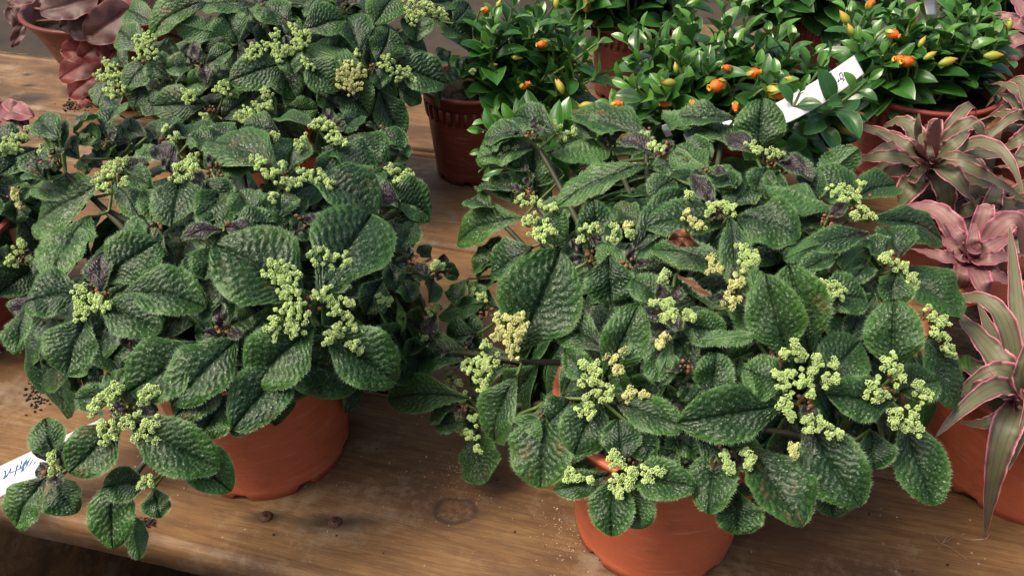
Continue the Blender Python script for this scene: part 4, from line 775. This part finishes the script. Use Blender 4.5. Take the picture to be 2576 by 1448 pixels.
# ================= white labels with handwriting =================
def strip(name,pairs,zs,mat,**k):
    """bent plastic strip through (upper, lower) edge points"""
    V=[]; n=len(pairs)
    A=np.array([P(*a,z) for (a,b),z in zip(pairs,zs)]); B=np.array([P(*b,z-.004) for (a,b),z in zip(pairs,zs)])
    m=24; x=np.linspace(0,n-1,m); I=lambda Q: np.stack([np.interp(x,np.arange(n),Q[:,i]) for i in range(3)],-1)
    def sm(Q):
        for _ in range(3): Q[1:-1]=(Q[:-2]+2*Q[1:-1]+Q[2:])/4
        return Q
    A,B=sm(I(A)),sm(I(B)); G=np.stack([A*(1-t)+B*t for t in np.linspace(0,1,5)],1); N=nrm(np.cross(A[-1]-A[0],B[0]-A[0])); N=N if N[2]>0 else -N
    top=G.reshape(-1,3); bot=top-N*.0006; f=grid_faces(m,5); 
    e=np.concatenate([np.arange(5),np.arange(1,m)*5+4,(m-1)*5+np.arange(3,-1,-1),np.arange(m-2,0,-1)*5]); en=np.roll(e,-1); o=m*5
    side=np.stack([e,en,en+o,e+o],-1)
    return link(name,mesh(name,np.vstack([top,bot]),[f,f[:,::-1]+o,side],mat,smooth=False),None,**k),A,B,N
def strokes(name,parent,S_,conv,zf,mat,rad):
    parts=[]
    for st in S_:
        q=np.array([conv(*p) for p in st]); n=len(q); x=np.linspace(0,n-1,(n-1)*5+1); q=np.stack([np.interp(x,np.arange(n),q[:,i]) for i in range(2)],-1)
        for _ in range(3): q[1:-1]=(q[:-2]+2*q[1:-1]+q[2:])/4
        pts=np.array([zf(*p) for p in q]); parts.append(tube(pts,rad*(.7+.5*abs(np.sin(np.arange(len(pts))*.35))),5))
    v,f=merge(parts); return link(name,mesh(name,v,f,mat),parent)
def plane_at(A,B,N,off):
    c=(A[12]+B[12])/2
    def f(u,v):
        # nearest strip cross-section, so that the ink follows the bend
        best=None
        for i in range(0,len(A)-1):
            a,b,a2=A[i],B[i],A[i+1]; n=nrm(np.cross(a2-a,b-a)); n=n if n[2]>0 else -n; d=ray(u,v); X=CAM+d*(((a-CAM)@n)/(d@n)); s=((X-a)@(a2-a))/((a2-a)@(a2-a)); q=abs(s-.5)
            if best is None or q<best[0]: best=(q,X+n*off)
        return best[1]
    return f
t1,A,B,N=strip('plant_label',[((-90,1215),(-90,1300)),((0,1171),(0,1248)),((60,1143),(105,1195)),((120,1116),(165,1165)),((185,1084),(235,1135)),((260,1050),(300,1100))],[.03,.034,.04,.046,.052,.058],M_TAG,label='white plastic label with blue handwriting at the left edge, under the hanging leaves',cat='plant label')
strokes('handwriting',t1,[[(80,915),(120,890),(110,1000),(75,1070)],[(75,1070),(130,1020),(180,950),(220,890),(240,830),(215,900),(205,945),(300,905),(420,855),(470,845)],[(400,750),(360,810),(340,900),(330,980),(280,1070)],
 [(450,700),(470,690),(445,790),(420,860),(480,810),(530,710),(572,650),(540,760),(500,840),(440,930),(425,945)],[(440,930),(490,900),(560,810),(600,700),(655,608)],[(580,690),(570,790),(620,790),(670,720),(695,655)],[(765,690),(740,735),(710,765)]],
 lambda x,y:(x*.11798,1077.7+y*.11798),plane_at(A,B,N,.0002),M_BLUE,.00042)
c2=lambda x,y:(1826.8+x*.15431,118.3+y*.15431)
t2,A,B,N=strip('plant_label',[(c2(-700,1420),c2(-640,1560)),(c2(0,1210),c2(120,1380)),(c2(400,1090),c2(540,1340)),(c2(790,935),c2(960,1270)),(c2(1300,650),c2(1475,990)),(c2(1750,370),c2(1925,690)),(c2(2085,135),c2(2245,430))],[.13,.145,.16,.17,.178,.185,.192],M_TAG,label='white plastic label with black handwriting stuck slantwise in the goldfish plant',cat='plant label')
strokes('handwriting',t2,[[(1705,415),(1715,450),(1730,495)],[(1760,520),(1775,570),(1785,600),(1780,650),(1775,690)],[(1810,590),(1775,590),(1755,640),(1770,690),(1800,700),(1800,640),(1790,600)],[(1775,740),(1785,775),(1800,790)],[(1872,420),(1845,450),(1860,510),(1890,545),(1910,500),(1895,445),(1870,420)],[(1830,525),(1820,590),(1850,545),(1890,525),(1932,530),(1905,560),(1900,590)]],
 c2,plane_at(A,B,N,.0002),M_BLACK,.0005)
t3,_,_,_=strip('plant_label',[((2322,-40),(2350,-38)),((2324,-10),(2352,-10)),((2327,12),(2353,12)),((2332,38),(2356,38))],[.22,.21,.20,.19],M_TAG,label='small white label end poking up among leaves at the top right',cat='plant label')
t4,_,_,_=strip('plant_label',[((1662,318),(1676,312)),((1668,330),(1682,324)),((1676,345),(1690,340))],[.15,.145,.13],M_TAG,label='sliver of a white label behind the top of the front right plant',cat='plant label')
# ================= small things =================
def crumple_leaf(name,B,T,n,w,seed,**k):
    return link(name,leaf_mesh(B,T,n,w,arch=.15,fold=.2,conv=.1,hi=True,mat=M_DRY,quilt=2.2,hair=False,twist=1.6,wave=.5,seed=seed,crumple=4.),None,**k)
p=D2.hit(1676,608,.026); q=D2.hit(1758,618,.026); crumple_leaf('dry_leaf',p,q,nrm(CAM-p),.011,5,label='curled dry reddish brown leaf lying on the front right green plant',cat='dry leaf')
def wire(name,pts,rad,mat,**k):
    q=np.array(pts,float); n=len(q); x=np.linspace(0,n-1,(n-1)*8+1); q=np.stack([np.interp(x,np.arange(n),q[:,i]) for i in range(2)],-1)
    for _ in range(6): q[1:-1]=(q[:-2]+2*q[1:-1]+q[2:])/4
    v,f=tube([P(a,b,.0012+.0008*math.sin(i*.5)) for i,(a,b) in enumerate(q)],rad,5); return link(name,mesh(name,v,f,mat),None,**k)
M_FIB=simple('dry_fibre',(.30,.19,.12),.7)
tw=empty('dry_root_twist',P(2375,1375,0),label='tangle of two thin dry rootlets lying on the boards at lower right',cat='twig')
for pts in ([(2349,1345),(2360,1362),(2380,1370),(2405,1385),(2431,1406)],[(2361,1381),(2368,1366),(2385,1358),(2402,1346),(2398,1342),(2380,1352),(2366,1370)]):
    o=wire('rootlet',pts,.00033,M_FIB); o.parent=tw; o.matrix_parent_inverse=Matrix.Translation(-tw.location)
wire('dry_fibre',[(2487,1344),(2484,1352),(2470,1356),(2440,1357),(2420,1352),(2417,1344),(2425,1342)],.0003,M_CRUMB,label='pale curled fibre on the boards under the drooping striped leaf tip',cat='fibre')
# crumbs and soil bits strewn over the boards (too many to count)
r=np.random.default_rng(3); v0,f0=ico(); V=[];Fs=[];mi=[];o=0
def strew(n,uf,vf,mat_i,smin,smax):
    global o
    for _ in range(n):
        u,v=uf(),vf(); c=P(u,v,0)
        if c[0]*.247+c[1]*.969<.30 or c[0]*.247+c[1]*.969>1.03: continue
        sz=r.uniform(smin,smax); V.append(v0*sz*r.uniform(.5,1.4,3)+c+np.array([0,0,sz*.35])); Fs.append(f0+o); mi.extend([mat_i]*20); o+=12
strew(170,lambda:r.uniform(0,2576),lambda:r.uniform(600,1440),0,.00025,.0009)
strew(260,lambda:r.normal(1460,60),lambda:r.normal(1350,45),0,.0002,.0006)
strew(160,lambda:r.normal(1150,50),lambda:r.normal(1215,40),0,.0002,.0005)
strew(90,lambda:r.normal(90,14),lambda:r.normal(985,22),1,.0004,.0014)
strew(60,lambda:r.normal(372,9),lambda:r.normal(1313,6),1,.0004,.0014)
strew(40,lambda:r.normal(232,12),lambda:r.normal(935,10),1,.0004,.0012)
strew(70,lambda:r.uniform(200,2500),lambda:r.uniform(900,1440),1,.0003,.0010)
strew(120,lambda:r.normal(195,22),lambda:r.normal(265,8),1,.0006,.0022)
link('crumbs',mesh('crumbs',np.concatenate(V),np.concatenate(Fs),[M_CRUMB,M_BARK],mi=mi,smooth=False),kind='stuff')
# clover seedling at right
cl=empty('clover_seedling',P(2448,925,.08),label='tiny clover seedling with round leaflets beside the lower right orange pot',cat='seedling')
M_CLV=simple('clover',(.11,.24,.05),.5)
for (u,v,du,dv,w) in ((2448,918,-22,-26,17),(2452,918,36,-4,15),(2446,925,-40,-14,34),(2448,928,34,12,30)):
    b=P(u,v,.105); t=P(u+du,v+dv,.107); o=link('leaflet',leaf_mesh(b,t,nrm(CAM-b),w/F*proj(b)[2]*1.3,arch=.05,fold=.2,conv=0,hi=False,mat=M_CLV,quilt=.0,hair=False,shape=lambda s:(np.sin(math.pi*np.clip(s,1e-4,.9999)**1.5)**.6),seed=int(u)),cl)
v,f=tube(bez(P(2448,922,.105),P(2446,935,.09),P(2425,960,.07),6),.0006,5); link('stem',mesh('stem',v,f,M_STALK),cl)
# fallen-leaf litter at the front left pot foot
#REST-END
